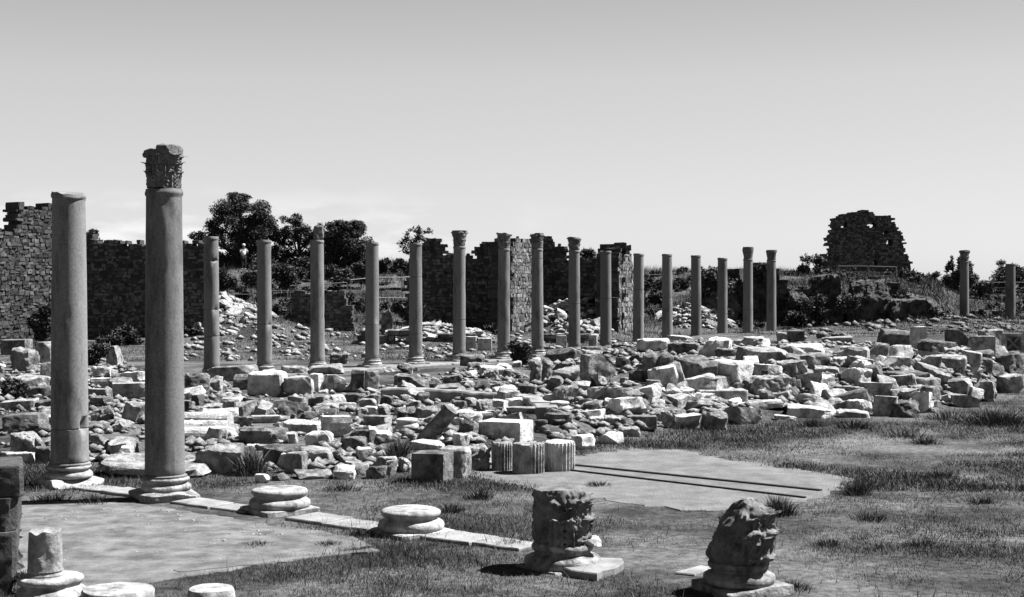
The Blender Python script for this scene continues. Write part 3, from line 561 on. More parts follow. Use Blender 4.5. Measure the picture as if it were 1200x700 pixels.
# ------------------------------------------------------------------ catalogued stones of the court (photo box, stone and shape, label)
STONES = '''
0 31 396 416 dQ grey flat slab at the left edge, below the ruined wall
12 42 405 435 lB pitted pale block on the left, on top of flat slabs behind the thick plain column
40 62 398 426 lB upright rough block left of the thick plain column
6 60 438 452 lS upper flat slab under the pitted pale block at left
8 58 450 466 dS lower flat slab in the stack at the left edge
44 63 424 450 dB dark block touching the left side of the thick plain column
0 38 465 481 lB low pale block at left edge, over the big mossy block
31 62 466 481 dS dark fronted slab with bright top left of the thick plain column
0 53 481 508 dB big mossy block at the left edge behind the dark pier
13 43 503 531 lB pale faced square block left of the foot of the plain column
36 60 520 544 dB small dark block against the base of the thick plain column
0 17 527 541 lS small flat stone at the left edge just above the dark pier
6 38 528 543 pS low pale slab between the dark pier and the plain column
124 142 404 428 lT small pale gable topped altar stone between the two thick columns, highest there
104 129 428 446 pB bright rough block between the thick columns, beside the plain one
103 131 441 455 pM upper moulded stone of the stack between the thick columns
103 131 455 466 lM middle moulded stone of the stack between the thick columns
104 130 465 476 dM bottom moulded stone of the stack between the thick columns
130 170 434 447 pS pale slab on the cornice stack left of the capital column
129 170 446 468 lM broad moulded cornice block left of the capital column shaft
136 170 467 496 lR pointed grey boulder left of the capital column
103 136 475 498 lR rounded boulder right of the plain column
125 160 491 506 lR low rounded boulder between thick columns, under the pointed boulder
101 126 503 524 dR dark boulder right of the plain column foot
118 167 506 534 lR broad sloping boulder between the thick columns
136 158 522 537 pR small white boulder above the tilted slab
156 169 517 535 dR small dark stone touching the capital column at left
214 245 434 461 dB dark fronted block with pale top, right of the capital column
236 262 439 461 lR rounded stone below the first far column
246 298 426 447 lS long pale tilted slab below the second far column
275 292 440 457 dL short drum end lying in shade below the second far column
290 335 433 464 pB large pale cube block below the second far column, lit front
332 365 437 464 pB pale cube block with dark stain, right of the large cube
325 361 427 439 lS flat block on the upper row below the broken-block column
362 379 436 460 pB narrow pale block left of the rounded stained block
375 404 437 460 lR rounded stained block under the broken-block column
360 400 426 439 lS wide flat block under the foot of the broken-block column
384 409 413 427 dC dark capital block lying right of the broken-block column foot
410 427 432 460 dB upright dark block left of the fourth far column
425 443 432 460 lB upright block with lit right face in front of the fourth far column
224 239 460 475 dB small dark block in the second row right of the capital column
214 226 469 482 dB small cube touching the capital column at right
259 281 464 485 lB pale cube in the middle left field below the short lying drum
282 316 463 481 dB dark base block under the large pale cube
314 337 466 482 dB dark square block right of the dark base block
336 361 463 476 lB low wide block under the pale cube with dark stain
340 361 471 490 lB pale block below the low wide block
360 382 463 482 dB dark cube below the narrow pale block
375 397 470 486 lB squat block below the rounded stained block
385 405 462 474 pB small pale block below the wide flat block
405 427 460 473 dB low dark block under the upright dark block
420 441 465 480 lB block below the upright lit block
397 417 471 479 pS thin pale slab in the small-block field
415 432 477 487 lB tiny block left of the lying fluted pieces
425 444 475 486 pB bright tiny block left of the moulded column base
441 458 472 487 lR rounded cube in the small-block field below the fourth far column
432 446 460 475 dB dark cube behind the rounded cube
444 462 461 476 dB dark squared block right of the dark cube
465 487 462 474 lR low boulder inside the curved kerb, at left
461 477 477 487 lB small square block left of the moulded column base top
476 491 471 485 dB dark small block above the moulded column base
486 503 457 473 dB dark block behind the curved kerb, below the fifth far column
452 486 456 464 pS long low slab left of the curved kerb
467 501 437 456 dR dark mossy heap stone below the fifth far column
501 515 442 457 dR dark mossy stone right of the mossy heap stone
224 260 474 490 lR smooth boulder right of the capital column at mid height
237 276 484 498 pL:8 topmost lying pale shaft right of the capital column
213 268 488 503 pL:-12 second lying pale shaft right of the capital column
213 263 500 513 pL:-6 third lying pale shaft right of the capital column
213 265 509 521 pL:-3 lowest lying pale shaft right of the capital column
272 295 481 501 dC small dark carved block between lying shafts and flat slabs
294 327 486 497 pM pale cornice slab lying over the big dark fronted block
297 318 479 487 pS small pale slab on top of the cornice slab
277 337 496 521 dB:-28 big dark fronted rectangular block with a pale end
262 278 500 512 dB small dark stone left of the big dark fronted block
326 345 476 491 lB triangular end block above the big dark fronted block
355 376 481 492 dB dark low block in the middle of the small-block field
331 373 490 508 pS broad bright slab right of the big dark fronted block
331 348 506 520 pB small pale block touching the right end of the big dark block
373 392 487 498 dL dark round shaft end lying at mid left
376 411 484 513 pM:20 moulded cornice block with a round carved end
359 387 502 525 pB tilted pale cube below the broad bright slab
427 458 486 501 lM shaped base stone left of the moulded column base
459 493 487 508 pA pale stepped column base standing in the middle field
401 432 507 523 dB dark block with mossy top left of the leafy bush
422 457 502 521 pS wide pale slab left of the leafy bush
415 436 497 508 lR small round boulder behind the wide pale slab
484 512 486 520 dI:0 dark leaning broken shaft propped up left of the sarcophagus block
214 282 517 557 lR huge boulder with dark underside right of the capital column
104 242 534 562 lK wide pale slab tilted toward the ground behind the capital column base
305 351 518 546 dB:-15 dark lower block beneath the big dark fronted block
333 361 526 555 lB upright pale block with shaded left side in the front row
358 389 524 547 lB block with a rough lit face under the tilted cube
341 389 550 562 lS flat pale slab lying in grass at the front edge
386 415 544 562 pR wedge shaped pale stone at the front edge
403 429 540 557 lR rounded stone at the front edge
416 438 523 541 pB pale squared stone in the front rows, left of the bush
428 452 544 562 dR pointed dark stone at the front edge of the rubble
441 464 534 552 lB squared stone under the leafy bush, left
451 467 538 557 lR rounded stone leaning under the leafy bush
466 484 536 554 lR rounded block between the bush and the front pair of blocks
297 315 554 567 pR small pale stone at the weed tuft, front edge
314 338 554 564 dR small dark stone on grass at the front edge
401 429 508 529 dB dark square block behind the front row stones
482 530 524 565 dQ:-18 dark fronted big block with rounded edges, front block of the pair
513 551 519 560 lH:-18 big block with two dark slots in its lit side, behind the front block
480 518 515 527 pS pale flat top slab behind the pair of front blocks
546 574 520 550 lC pale block with carved leaf frieze left of the fluted drums
573 601 516 553 lD left fluted drum, half broken, on the paving
600 639 516 557 lD middle fluted drum standing forward on the paving
638 675 514 554 pD right fluted drum with bright left face
501 523 509 520 pR pale boulder behind the front pair of blocks
530 550 507 523 pB tilted small block behind the slotted block
542 600 424 434 lS row of pale rough stone under the second far capital column
569 586 432 443 lR rounded stone under the second far capital column
586 604 430 444 dR dark stone between second and third far capital columns
575 601 426 436 pR pale stone near the foot of the second far capital column
621 648 419 448 lU eroded upright block with notched top below the third far capital column
641 682 407 424 dS overhanging dark slab below the fourth far capital column
680 712 404 416 dS dark slab at the foot of the plain column left of the overhanging pier
649 696 424 448 lR big pale faced rock below the overhanging dark slab
680 725 412 451 lR:30 huge sloping rock with dark hollow on its left side
721 740 416 432 dR round dark boulder right of the huge sloping rock
635 662 439 460 dR dark rounded rock right of the eroded upright block
646 679 450 476 lR tall broken rock over the stepped base stack
664 696 445 458 pR flat pale rock left of the carved scroll stones
692 728 450 468 pS broad sunlit slab below the huge sloping rock
705 721 466 481 pR small bright rock below the broad sunlit slab
721 742 465 483 lR angular stone right of the small bright rock
675 701 465 481 lR low rock behind the long flat slabs
605 630 449 463 dB dark cavity block right of the curved kerb's far side
576 606 450 465 pB pale squared block behind the curved kerb
555 576 443 461 dR mossy rubble stone behind the curved kerb centre
514 530 471 488 pR light rounded stone inside the curved kerb
529 547 467 482 dB dark cube inside the curved kerb
545 558 466 478 lB grey small block inside the curved kerb
557 577 469 486 lC small carved stone inside the curved kerb, near the sarcophagus block
572 595 465 482 pB pale slab end inside the curved kerb
580 595 475 491 lR rounded upright stone between kerb and sarcophagus block
591 616 466 481 pS pale flat slab inside the curved kerb, right side
595 640 474 493 lM thick broken kerb stone at the right end of the curve
534 578 482 493 pM moulded lid piece on top of the dark block left of the sarcophagus block
534 561 491 513 dB dark block under the moulded lid piece
558 625 488 516 pQ:-22 long smooth sarcophagus shaped block in the middle
577 622 500 516 pC:10 ornate carved fragment in front of the sarcophagus shaped block
625 645 490 509 dA dark low column base right of the sarcophagus shaped block
639 672 483 498 dB block beneath the stepped base stack
641 671 468 485 pA stepped pale base on a block, right of the sarcophagus shaped block
671 711 479 493 pS long flat pale slab in the grass, right of the stepped base stack
687 728 486 498 pC low white carved frieze slab in the grass
725 745 490 501 lR grey low rock beside the white frieze slab
662 676 503 516 lR small rock behind the right fluted drum
671 698 505 527 pS:40 white tilted slab behind the right fluted drum
699 732 501 521 pR bright boulder with dark hollow right of the white tilted slab
727 751 500 512 lS flat stone at the grass edge right of the bright boulder
751 785 395 412 pS slab with bright top left of the stacked dark block
784 823 399 415 dB dark fronted block in the back row under a thin slab
782 811 393 400 pS thin bright slab crowning the back row
821 863 395 420 pR bright domed rock in the back row
861 906 396 406 pS long bright slab in the back row, right of the domed rock
840 866 406 421 dB dark block below the bright domed rock
865 925 404 426 lB long grey block with bright top in the back row
755 790 411 447 dU rounded upright block with a vertical groove in the right pile
794 827 415 432 lB block with dark underside left of the great tilted block
805 831 429 453 lC dark carved capital left of the great tilted block
827 881 419 455 pB:-38 great tilted bright block with a striped front
879 918 424 442 pB:30 large bright tilted block above the ornate capital
876 927 438 466 lC:15 ornate scroll capital fallen on its side
925 940 452 468 dR shadowed stone right of the ornate scroll capital
814 876 454 470 lQ smooth plain low block with flat grey front
860 918 467 479 pS long pale slab in front of the ornate scroll capital
810 846 459 473 pR white boulder over the smooth plain low block
820 851 477 504 lR grey boulder at the front edge, right of the big white boulder
775 822 482 503 pR big white flat boulder at the front edge of the right pile
847 891 475 498 lR dark mottled boulder at the front edge
908 936 486 493 pS thin white slab lying on grass
922 977 471 490 pB bright topped long block at the front edge of the right pile
741 763 465 486 lR conical stone in front of the scroll fragment
757 781 465 478 pR small bright flat rock left of the scroll fragment
775 816 452 473 pC pale scroll carved fragment in the right pile
736 770 486 502 dQ dark low squared block in the grass edge
760 791 475 501 lR:20 triangular rock behind the dark low squared block
746 776 446 466 pR pale broken slab left of the scroll fragment
700 729 450 469 pR pale rock at the left end of the right pile
737 757 432 447 dB dark hole block left of the grooved upright block
919 972 401 421 pS:-10 broad bright slab on the top row right of the ivy ruin
939 977 411 431 lB pale faced block under the broad bright slab
980 1022 404 428 lB tilted lit block on the top row, left of the lichen block
1020 1043 401 426 lB lichen spotted upright block on the top row
1032 1071 385 408 dB round shouldered dark block with bright rim at the top of the pile
1069 1086 381 411 pQ bright white upright block, tallest on the pile
1075 1123 397 417 dB dark wide block right of the white upright block
1110 1140 384 406 dW slanting topped dark block on the upper right
1137 1167 392 420 lG grey block with a carved gable on its front
1150 1179 385 403 lB pale block behind the gable block
1176 1200 389 412 lX stone frame with crossed diagonal bars at the right edge
1166 1204 411 438 dR large dark rounded block at the right edge
1136 1166 417 433 dB dark flat block below the gable block
1107 1141 407 423 lC lichened carved block right of the dark wide block
1112 1133 422 444 dD small upright fluted drum in the right pile
1131 1152 426 448 lR rounded block right of the small fluted drum
1106 1136 442 465 dB dark block under the small fluted drum
1150 1171 444 471 lR jagged stone at the right end of the pile
1035 1081 415 434 lT peaked grey block in the top rows
1080 1107 415 432 lB small pale block right of the peaked block
1039 1091 432 455 dB:10 large dark fronted block, biggest of the right pile's middle
1089 1112 430 451 lB weathered cube between the large dark block and the fluted drum
986 1023 430 452 pR:25 bright faceted rock left of the large dark block
1011 1037 426 448 dB dark tilted block behind the bright faceted rock
952 986 429 438 lS thin dark slab above the long white boulder
931 957 431 447 lR pale rock left of the long white boulder
939 987 439 458 pR long white boulder overhanging a dark gap
969 988 452 467 dR small rounded stone below the long white boulder
987 1015 451 467 lB block with slanted top below the bright faceted rock
1011 1045 446 465 lM corner block with a bright side below the large dark block
935 968 460 476 lB grey cube behind the bright topped long block
969 993 465 481 lR grey rock right of the grey cube
992 1023 466 483 pB:25 pale leaning slab block in the front row of the right pile
984 1020 480 490 pS low bright slab at the front edge on grass
1024 1056 461 488 lB block with gabled bright top at the front edge
1049 1086 467 490 dR dark pitted boulder at the front edge of the right pile
1065 1098 457 483 pR:-35 curved bright stone leaning at the front edge
1075 1101 450 470 lB pale cube under the large dark block, right side
1105 1146 457 478 lR low mossy stone heap piece at the right end front
1172 1201 437 461 lB square block at the right edge below the rounded dark block
925 943 386 401 dQ dark cube standing alone on grass before the retaining wall
911 926 388 401 lB pale block left of the dark cube before the retaining wall
967 1003 394 403 lB low bench shaped stone before the retaining wall
447 460 362 393 dN standing dark stone on the slope between the fourth and fifth far columns
570 583 367 385 dN round topped standing stone left of the second far capital column
545 558 393 411 pQ left pale marble slab set in the low wall
560 576 395 411 pQ right pale marble slab set in the low wall
652 664 392 408 pQ pale squared post below the pale rubble slope
690 700 391 408 pQ short pale post left of the overhanging pier
'''
KIND = {'B':('stone_block','stone block'),'Q':('stone_block','stone block'),'S':('stone_slab','stone slab'),'K':('stone_slab','stone slab'),'R':('boulder','boulder'),'L':('fallen_shaft','column shaft'),
 'D':('fluted_drum','column drum'),'A':('stepped_pedestal','column base'),'C':('carved_block','carved stone'),'M':('moulded_block','moulded stone'),'T':('gabled_block','stone block'),'G':('relief_block','relief block'),
 'X':('cross_panel','stone panel'),'U':('upright_block','stone block'),'I':('leaning_shaft','column shaft'),'H':('slotted_block','stone block'),'W':('slanted_block','stone block'),'N':('standing_stone','standing stone')}
MT = {'p':'marble','l':'lime','d':'dark'}
def carve(V, seed, depth, freq):                       # deep rosette like relief
    nv = V-V.mean(0); nv /= np.linalg.norm(nv, axis=1, keepdims=True)+1e-6
    k = fbm(V, seed, freq, 3); k = np.abs(k)*2-.5
    return V+nv*(depth*k)[:,None]
def profile_block(w, d, h, seed, m):                   # cornice: stepped profile run along the length
    r = np.random.RandomState(seed)
    pr = [(-.5,0),(.30,0),(.32,.18),(.36,.22),(.36,.40),(.42,.46),(.46,.62),(.44,.70),(.5,.74),(.5,1),(-.5,1)]
    n = 14; V = []; F = []; k = len(pr)
    for i in range(n):
        x = (i/(n-1)-.5)*w
        for (a, b) in pr: V.append((x, -a*d, b*h))
    V = np.array(V)
    for i in range(n-1):
        for j in range(k): F.append([i*k+j, i*k+(j+1) % k, (i+1)*k+(j+1) % k, (i+1)*k+j])
    F += [list(range(k))[::-1], [(n-1)*k+j for j in range(k)]]
    V = V+(fbm(V, seed, 1.6, 4)*.022*min(1, h*2))[:,None]*np.array([.4, -1, .5]); ends = np.abs(V[:,0]) > w*.49
    V[ends,0] += (fbm(V, seed+1, 2.0, 3)*.06)[ends]
    return V, F
ci = 0
for ln in STONES.strip().split('\n'):
    f = ln.split(' ', 5); l, r_, t, b = map(float, f[:4]); code = f[4]; label = f[5]
    yaw = None
    if ':' in code: code, yv = code.split(':'); yaw = math.radians(float(yv))
    m = M[MT[code[0]]]; K = code[1]; ci += 1; sd = 1000+ci; rs = np.random.RandomState(sd)
    cx = (l+r_)/2; p = at(cx, b); Y = p.y; s = Y/FPX; sl = (b-327)/FPX
    W = (r_-l)*s
    if yaw is None: yaw = rs.uniform(-.5, .5) if K in 'BSMCRTUH' else rs.uniform(-.15, .15)
    ratio = {'B':.8,'Q':.8,'S':.75,'R':.8,'C':.8,'M':.6,'K':.5,'G':.35,'X':.3,'N':.4,'W':.5}.get(K, .9)
    ca, sa = abs(math.cos(yaw)), abs(math.sin(yaw))
    w = W/(ca+ratio*sa)*1.03; d = min(max(w*ratio, .25), 1.3)
    hv = (b-t)*s; h = max(hv-d*sl*.9, hv*.45, .10)+.03
    nm, cat = KIND[K]; grp = ('left part' if cx < 215 else 'middle left part' if cx < 500 else 'centre' if cx < 740 else 'right pile')
    grp = 'fallen %ss in the %s of the court' % (cat, grp)
    loc = (p.x, p.y+d*.5*ca*.9, p.z-(.04 if h < .3 else .075))
    if K in 'BSR' or K == 'Q':
        o = link(nm, stone_mesh(nm, w, d, h, sd, K, m, 19 if (b > 480 and W > .5) else 15), None, loc, 0)
        tilt = {'S': .12, 'R': .14, 'B': .08, 'Q': .0}[K]; o.rotation_euler = (rs.uniform(-1, 1)*tilt, rs.uniform(-1, 1)*tilt, yaw)
    elif K == 'K':
        o = link(nm, stone_mesh(nm, W*.92, 1.15, .15, sd, 'S', m, 21), None, (p.x, p.y+.75, p.z+.10), 0); o.rotation_euler = (.11, .05, -.10)
    elif K == 'L':
        rr = max(h*.62, .2); n = 26; Pz = [(0, 0)]+[(rr, z) for z in np.linspace(0, W*1.04, n)]+[(0, W*1.04)]
        V, F = lathe(Pz, 60, lambda R, Z, T: (R*(1-.030*(np.cos(T*20) > .3)*(R > .01)+.02*np.sin(Z*3)), Z))
        V = np.array(V)+(fbm(np.array(V), sd, 1.2, 3)*.015)[:,None]
        V = np.stack([V[:,2]-W*.52, V[:,0], V[:,1]+rr], 1)
        o = link(nm, mesh_np(nm, V, F, m, 35), None, (p.x, p.y+rr, p.z-rr*.35), yaw)
    elif K == 'I':
        rr = .17; V, F = lathe([(0, 0)]+[(rr, z) for z in np.linspace(0, 1.0, 14)]+[(0, 1.0)], 32, wear(sd, .04, .2, 4, (.7, 1)))
        o = link(nm, mesh_np(nm, V, F, m, 35), None, (xat(490, Y), Y+.2, p.z-.12), 0, (.12, math.radians(38), 0))
    elif K == 'D':
        rr = W/2*.985; hD = max(hv-W*sl*.8, .2); nf = 24
        def fl(R, Z, T):
            ph = (T/(2*PI)*nf) % 1.0; g = np.clip(1-((ph-.5)/.38)**2, 0, 1)
            flat = (np.cos(T-2.6) > .35) if label.startswith(('left', 'right')) else (np.cos(T-4.3) > .72)
            k = np.sqrt(g)*.085*np.where(flat, .1, 1)*(R > .5*rr)
            Q = np.stack([np.cos(T)*R, np.sin(T)*R, Z], 2).reshape(-1, 3)
            e = fbm(Q, sd, 1.0, 4).reshape(R.shape)
            br = sstep((np.cos(T-3.4)-.55)/.3)*.18 if label.startswith('left') else 0
            return R*(1-k-br+.02*e-.07*sstep((Z/hD-.93)/.07)*(e > 0)), Z+.02*e*(R > .01)
        V, F = lathe([(0, 0)]+[(rr, z) for z in np.linspace(0, hD, 22)]+[(rr*.93, hD+.012), (rr*.5, hD+.015), (0, hD+.01)], 192 if W > .4 else 96, fl)
        o = link(nm, mesh_np(nm, V, F, m, 30), None, (p.x, p.y+rr, p.z-.03), yaw)
    elif K == 'A':
        o = empty(nm, (p.x, p.y+W*.45, p.z-.03)); hh = max(hv-W*sl*.8, .2)
        make_base(o, W*.44, hh*.68, W*.88, hh*.32, sd, [k for k in M if M[k] == m][0], 0, .2, .12)
    elif K == 'M':
        V, F = profile_block(w, max(d, .35), h, sd, m); o = link(nm, mesh_np(nm, V, F, m, 32), None, loc, yaw)
    elif K == 'C':
        V, F = stone_arr(w, d, h, sd, 'R' if sd % 2 else 'B', 27); V = carve(V, sd, .045 if h > .25 else .03, 2.2)
        o = link(nm, mesh_np(nm, V, F, m, 40), None, loc, yaw)
    elif K == 'T':
        V, F = stone_arr(w, d, h, sd, 'Q', 15); q = np.clip(V[:,2]/h, 0, 1)
        V[:,0] *= 1-.62*sstep((q-.35)/.65); V = V+(fbm(V, sd, 1.4, 3)*.02)[:,None]
        o = link(nm, mesh_np(nm, V, F, m, 35), None, loc, yaw)
    elif K == 'W':
        V, F = stone_arr(w, d, h, sd, 'Q', 13); V[:,2] *= 1-.6*np.clip((V[:,0]/w+.05)*2, 0, 1)
        o = link(nm, mesh_np(nm, V, F, m, 35), None, loc, yaw)
    elif K == 'N':
        V, F = stone_arr(w, d, h, sd, 'B', 15); q = np.clip(V[:,2]/h, 0, 1); V[:,0] *= np.sqrt(np.clip(1-.75*sstep((q-.6)/.4)**2, .05, 1))
        o = link(nm, mesh_np(nm, V, F, m, 35), None, loc, yaw*.3)
    elif K == 'U':
        V, F = stone_arr(w, d, h, sd, 'B', 21); gx = V[:,0]/w
        V[:,1] += .10*np.exp(-((gx+.02)/.09)**2)*(V[:,1] < 0); V[:,2] -= .12*h*np.exp(-((gx+.02)/.12)**2)*(V[:,2] > h*.6); V = V+(fbm(V, sd, 1.3, 4)*.03)[:,None]
        o = link(nm, mesh_np(nm, V, F, m, 35), None, loc, yaw)
    elif K == 'H':
        o = link(nm, stone_mesh(nm, w, d, h, sd, 'B', m, 17), None, loc, yaw)
        mb = MB()
        for zz in (.32, .62): mb.box((w*.5+.0, -d*.12, h*zz), (.03, .10, .13))
        mb.build('slot', M['groove'], o)  # dark boxes on the face, their colour standing in for shade inside the slots
    elif K == 'G':
        o = link(nm, stone_mesh(nm, w, d, h, sd, 'Q', m, 13), None, loc, .05)
        mb = MB(); a = w*.34
        mb.tube([(-a, -d*.5, h*.12), (0, -d*.5, h*.42)], .02, 6); mb.tube([(0, -d*.5, h*.42), (a, -d*.5, h*.12)], .02, 6); mb.build('gable_relief', m, o)
    elif K == 'X':
        o = empty(nm, loc); mb = MB()
        for (c, dd) in [((-w*.42, 0, h/2), (w*.16, d, h)), ((w*.42, 0, h/2), (w*.16, d, h)), ((0, 0, h*.92), (w*.68, d*.96, h*.16)), ((0, 0, h*.08), (w*.68, d*.96, h*.16))]: mb.box(c, dd)
        mb.build('border', m, o); mb = MB()
        mb.tube([(-w*.36, 0, h*.14), (w*.36, 0, h*.86)], .05, 6); mb.tube([(-w*.36, 0.004, h*.86), (w*.36, 0.004, h*.14)], .048, 6); mb.build('cross_bars', m, o)
        mb = MB(); mb.box((0, d*.25, h/2), (w*.7, d*.3, h*.7)); mb.build('back_slab', M['dark'], o)
    tag(o, label, cat, grp)
# curved kerb of the round foundation (arc seen through its middle points)
A, B, C_ = at(452, 466), at(560, 472), at(640, 492)
ax, ay, bx, by, cx, cy = A.x, A.y, B.x, B.y, C_.x, C_.y
dd = 2*(ax*(by-cy)+bx*(cy-ay)+cx*(ay-by))
ux = ((ax*ax+ay*ay)*(by-cy)+(bx*bx+by*by)*(cy-ay)+(cx*cx+cy*cy)*(ay-by))/dd
uy = ((ax*ax+ay*ay)*(cx-bx)+(bx*bx+by*by)*(ax-cx)+(cx*cx+cy*cy)*(bx-ax))/dd
R0 = math.hypot(ax-ux, ay-uy); a0 = math.atan2(ay-uy, ax-ux); a1 = math.atan2(cy-uy, cx-ux)
if a1-a0 > PI: a0 += 2*PI
if a0-a1 > PI: a1 += 2*PI
ke = empty('curved_kerb', (0, 0, 0)); tag(ke, 'long low curved stone kerb of a round foundation in the middle of the rubble', 'kerb')
NK = 6
for i in range(NK):
    mb = MB(); V = []; F = []
    for j in range(9):
        a = a0+(a1-a0)*(i+.01+j/8*.98)/NK; zz = hz(ux+R0*math.cos(a), uy+R0*math.sin(a))
        for (rr, z) in [(R0-.25, zz-.1), (R0+.25, zz-.1), (R0+.25, zz+.22), (R0+.21, zz+.26), (R0-.21, zz+.26), (R0-.25, zz+.22)]: V.append((ux+rr*math.cos(a), uy+rr*math.sin(a), z))
    V = np.array(V); V += (fbm(V, 500+i, 1.2, 3)*.02)[:,None]
    for j in range(8):
        for k in range(6): F.append([j*6+k, j*6+(k+1) % 6, (j+1)*6+(k+1) % 6, (j+1)*6+k])
    F += [[0,1,2,3,4,5], [48+5,48+4,48+3,48+2,48+1,48]]
    mb.add(V, F); mb.build('kerb_stone', M['kerb'], ke, 35)

# ------------------------------------------------------------------ loose rubble
def inpoly(x, y, P):
    c = False; n = len(P)
    for i in range(n):
        x1, y1 = P[i]; x2, y2 = P[(i+1) % n]
        if (y1 > y) != (y2 > y) and x < (x2-x1)*(y-y1)/(y2-y1)+x1: c = not c
    return c
PROTO = {}
for k in range(16):
    for mk in ('marble', 'lime', 'dark'):
        PROTO[(k, mk)] = stone_mesh('rubble_stone', 1.0, .55+.35*random.random(), .4+.3*random.random(), 700+k, 'R' if k % 3 else 'B', M[mk], 11)
REG = [
 ([(0,425),(165,425),(165,530),(100,535),(0,525)], 36, .25, .75, 'loose rubble stone among the fallen blocks left of the capital column', 'loose rubble stones left of the capital column'),
 ([(214,452),(450,458),(450,545),(380,552),(280,545),(214,500)], 66, .22, .75, 'loose rubble stone among the blocks between the capital column and the leafy bush', 'loose rubble stones left of the leafy bush'),
 ([(380,452),(440,436),(540,422),(700,425),(700,505),(560,500),(480,500)], 64, .25, .8, 'loose rubble stone around the curved kerb and sarcophagus block', 'loose rubble stones around the curved kerb'),
 ([(640,425),(740,405),(930,405),(930,478),(800,490),(740,490)], 72, .28, 1.0, 'loose rubble stone in the left half of the right hand pile', 'loose rubble stones in the left half of the right pile'),
 ([(920,412),(1170,412),(1160,470),(1090,482),(980,484),(920,478)], 58, .3, 1.0, 'loose rubble stone in the right half of the right hand pile', 'loose rubble stones in the right half of the right pile'),
]
rr = random.Random(5)
for (P, n, s0, s1, lb, g) in REG:
    xs = [p[0] for p in P]; ys = [p[1] for p in P]; c = 0
    while c < n:
        x, y = rr.uniform(min(xs), max(xs)), rr.uniform(min(ys), max(ys))
        if not inpoly(x, y, P): continue
        p = at(x, y); s = s0+(s1-s0)*rr.random()**1.3
        o = link('rubble_stone', PROTO[(rr.randrange(16), rr.choice(['marble', 'lime', 'lime', 'dark']))], None, (p.x, p.y, p.z-.12*s), 0, (rr.uniform(-.3, .3), rr.uniform(-.3, .3), rr.random()*6.28))
        o.scale = (s, s, s*rr.uniform(.7, 1.1)); tag(o, lb, 'rubble stone', g); c += 1
HG = [(255, 85, 2.6, 4.5, 46, 'pale stone on the tall rubble heap behind the first far column', 'stones of the heap behind the first far column'),
      (668, 87.5, 1.9, 3.2, 40, 'pale stone on the rubble slope between the two masonry piers', 'stones of the slope between the piers'),
      (515, 82, 2.4, 2.5, 30, 'pale stone on the low heap below the stepped ruin wall', 'stones of the low heap below the stepped ruin'),
      (812, 95, 1.8, 3.5, 30, 'pale stone on the heap before the ivy covered ruin', 'stones of the heap before the ivy covered ruin')]
for (hp, hy, rx, ry, n, lb, g) in HG:
    for i in range(n):
        a = rr.random()*6.28; q = rr.random()**.5*1.25; x = xat(hp, hy)+math.cos(a)*q*rx; y = hy+math.sin(a)*q*ry*.8-ry*.35
        s = rr.uniform(.35, .95); o = link('heap_stone', PROTO[(rr.randrange(16), rr.choice(['marble', 'lime', 'lime']))], None, (x, y, hz(x, y)-.12*s), 0, (rr.uniform(-.5, .5), rr.uniform(-.5, .5), rr.random()*6.28))
        o.scale = (s, s, s*rr.uniform(.6, .9)); tag(o, lb, 'heap stone', g)
# small fragments nobody could count
def scatter_frag(N, sampler, s0, s1, name, label, mk, seed):
    r = np.random.RandomState(seed); B = np.array([[1,0,0],[-1,0,0],[0,1,0],[0,-1,0],[0,0,1],[0,0,-.5],[.7,.7,.5],[-.7,.6,.4],[.6,-.7,.5],[-.6,-.7,.45]], float)
    T = np.array([[4,6,0],[4,2,6],[4,7,2],[4,1,7],[4,9,1],[4,3,9],[4,8,3],[4,0,8],[0,6,5],[6,2,5],[2,7,5],[7,1,5],[1,9,5],[9,3,5],[3,8,5],[8,0,5]])
    X, Y = sampler(r, N); Z = height(X, Y); S = s0+(s1-s0)*r.rand(N)**2.2; a = r.rand(N)*6.28
    V = B[None]*(1+.35*r.normal(size=(N, 10, 3))*.8)*S[:,None,None]*np.array([1, .8, .6])
    Vx = V[:,:,0]*np.cos(a)[:,None]-V[:,:,1]*np.sin(a)[:,None]+X[:,None]; Vy = V[:,:,0]*np.sin(a)[:,None]+V[:,:,1]*np.cos(a)[:,None]+Y[:,None]; Vz = V[:,:,2]+Z[:,None]+S[:,None]*.15
    F = (T[None]+(np.arange(N)*10)[:,None,None]).reshape(-1, 3)
    o = link(name, mesh_np(name, np.stack([Vx, Vy, Vz], 2).reshape(-1, 3), F, M[mk])); tag(o, label, 'rubble', None, 'stuff')
def samp_poly(P):
    def f(r, N):
        X = []; Y = []
        xs = [p[0] for p in P]; ys = [p[1] for p in P]
        inv = lambda y: 1/(y-322.0)
        tries = 0
        while len(X) < N:
            tries += 1
            x = r.uniform(min(xs), max(xs)); y = 322+1/r.uniform(inv(max(ys)), inv(min(ys)))
            if inpoly(x, y, P):
                p = at(x, y)
                if fbm(np.array([[p.x, p.y, 0]]), 61, .35, 3)[0]+.35 < r.rand() and tries < 60*N: continue
                X.append(p.x); Y.append(p.y)
        return np.array(X), np.array(Y)
    return f
scatter_frag(8500, samp_poly([(0,420),(170,425),(214,450),(450,450),(640,420),(760,400),(1170,405),(1160,470),(980,486),(850,494),(690,515),(550,555),(440,556),(250,552),(100,545),(0,530)]), .03, .21, 'stone_fragments', 'small broken stone chips strewn between the fallen blocks', 'lime', 3)
scatter_frag(800, samp_poly([(205,388),(300,384),(420,386),(600,384),(720,384),(722,412),(560,420),(205,424)]), .04, .30, 'wall_foot_fragments', 'broken stones strewn along the foot of the ruined walls', 'lime', 6)
scatter_frag(450, samp_poly([(925,372),(1010,360),(1110,366),(1190,376),(1190,392),(925,398)]), .05, .34, 'ruin_fragments', 'broken stones covering the overgrown ruins at right', 'dark', 7)
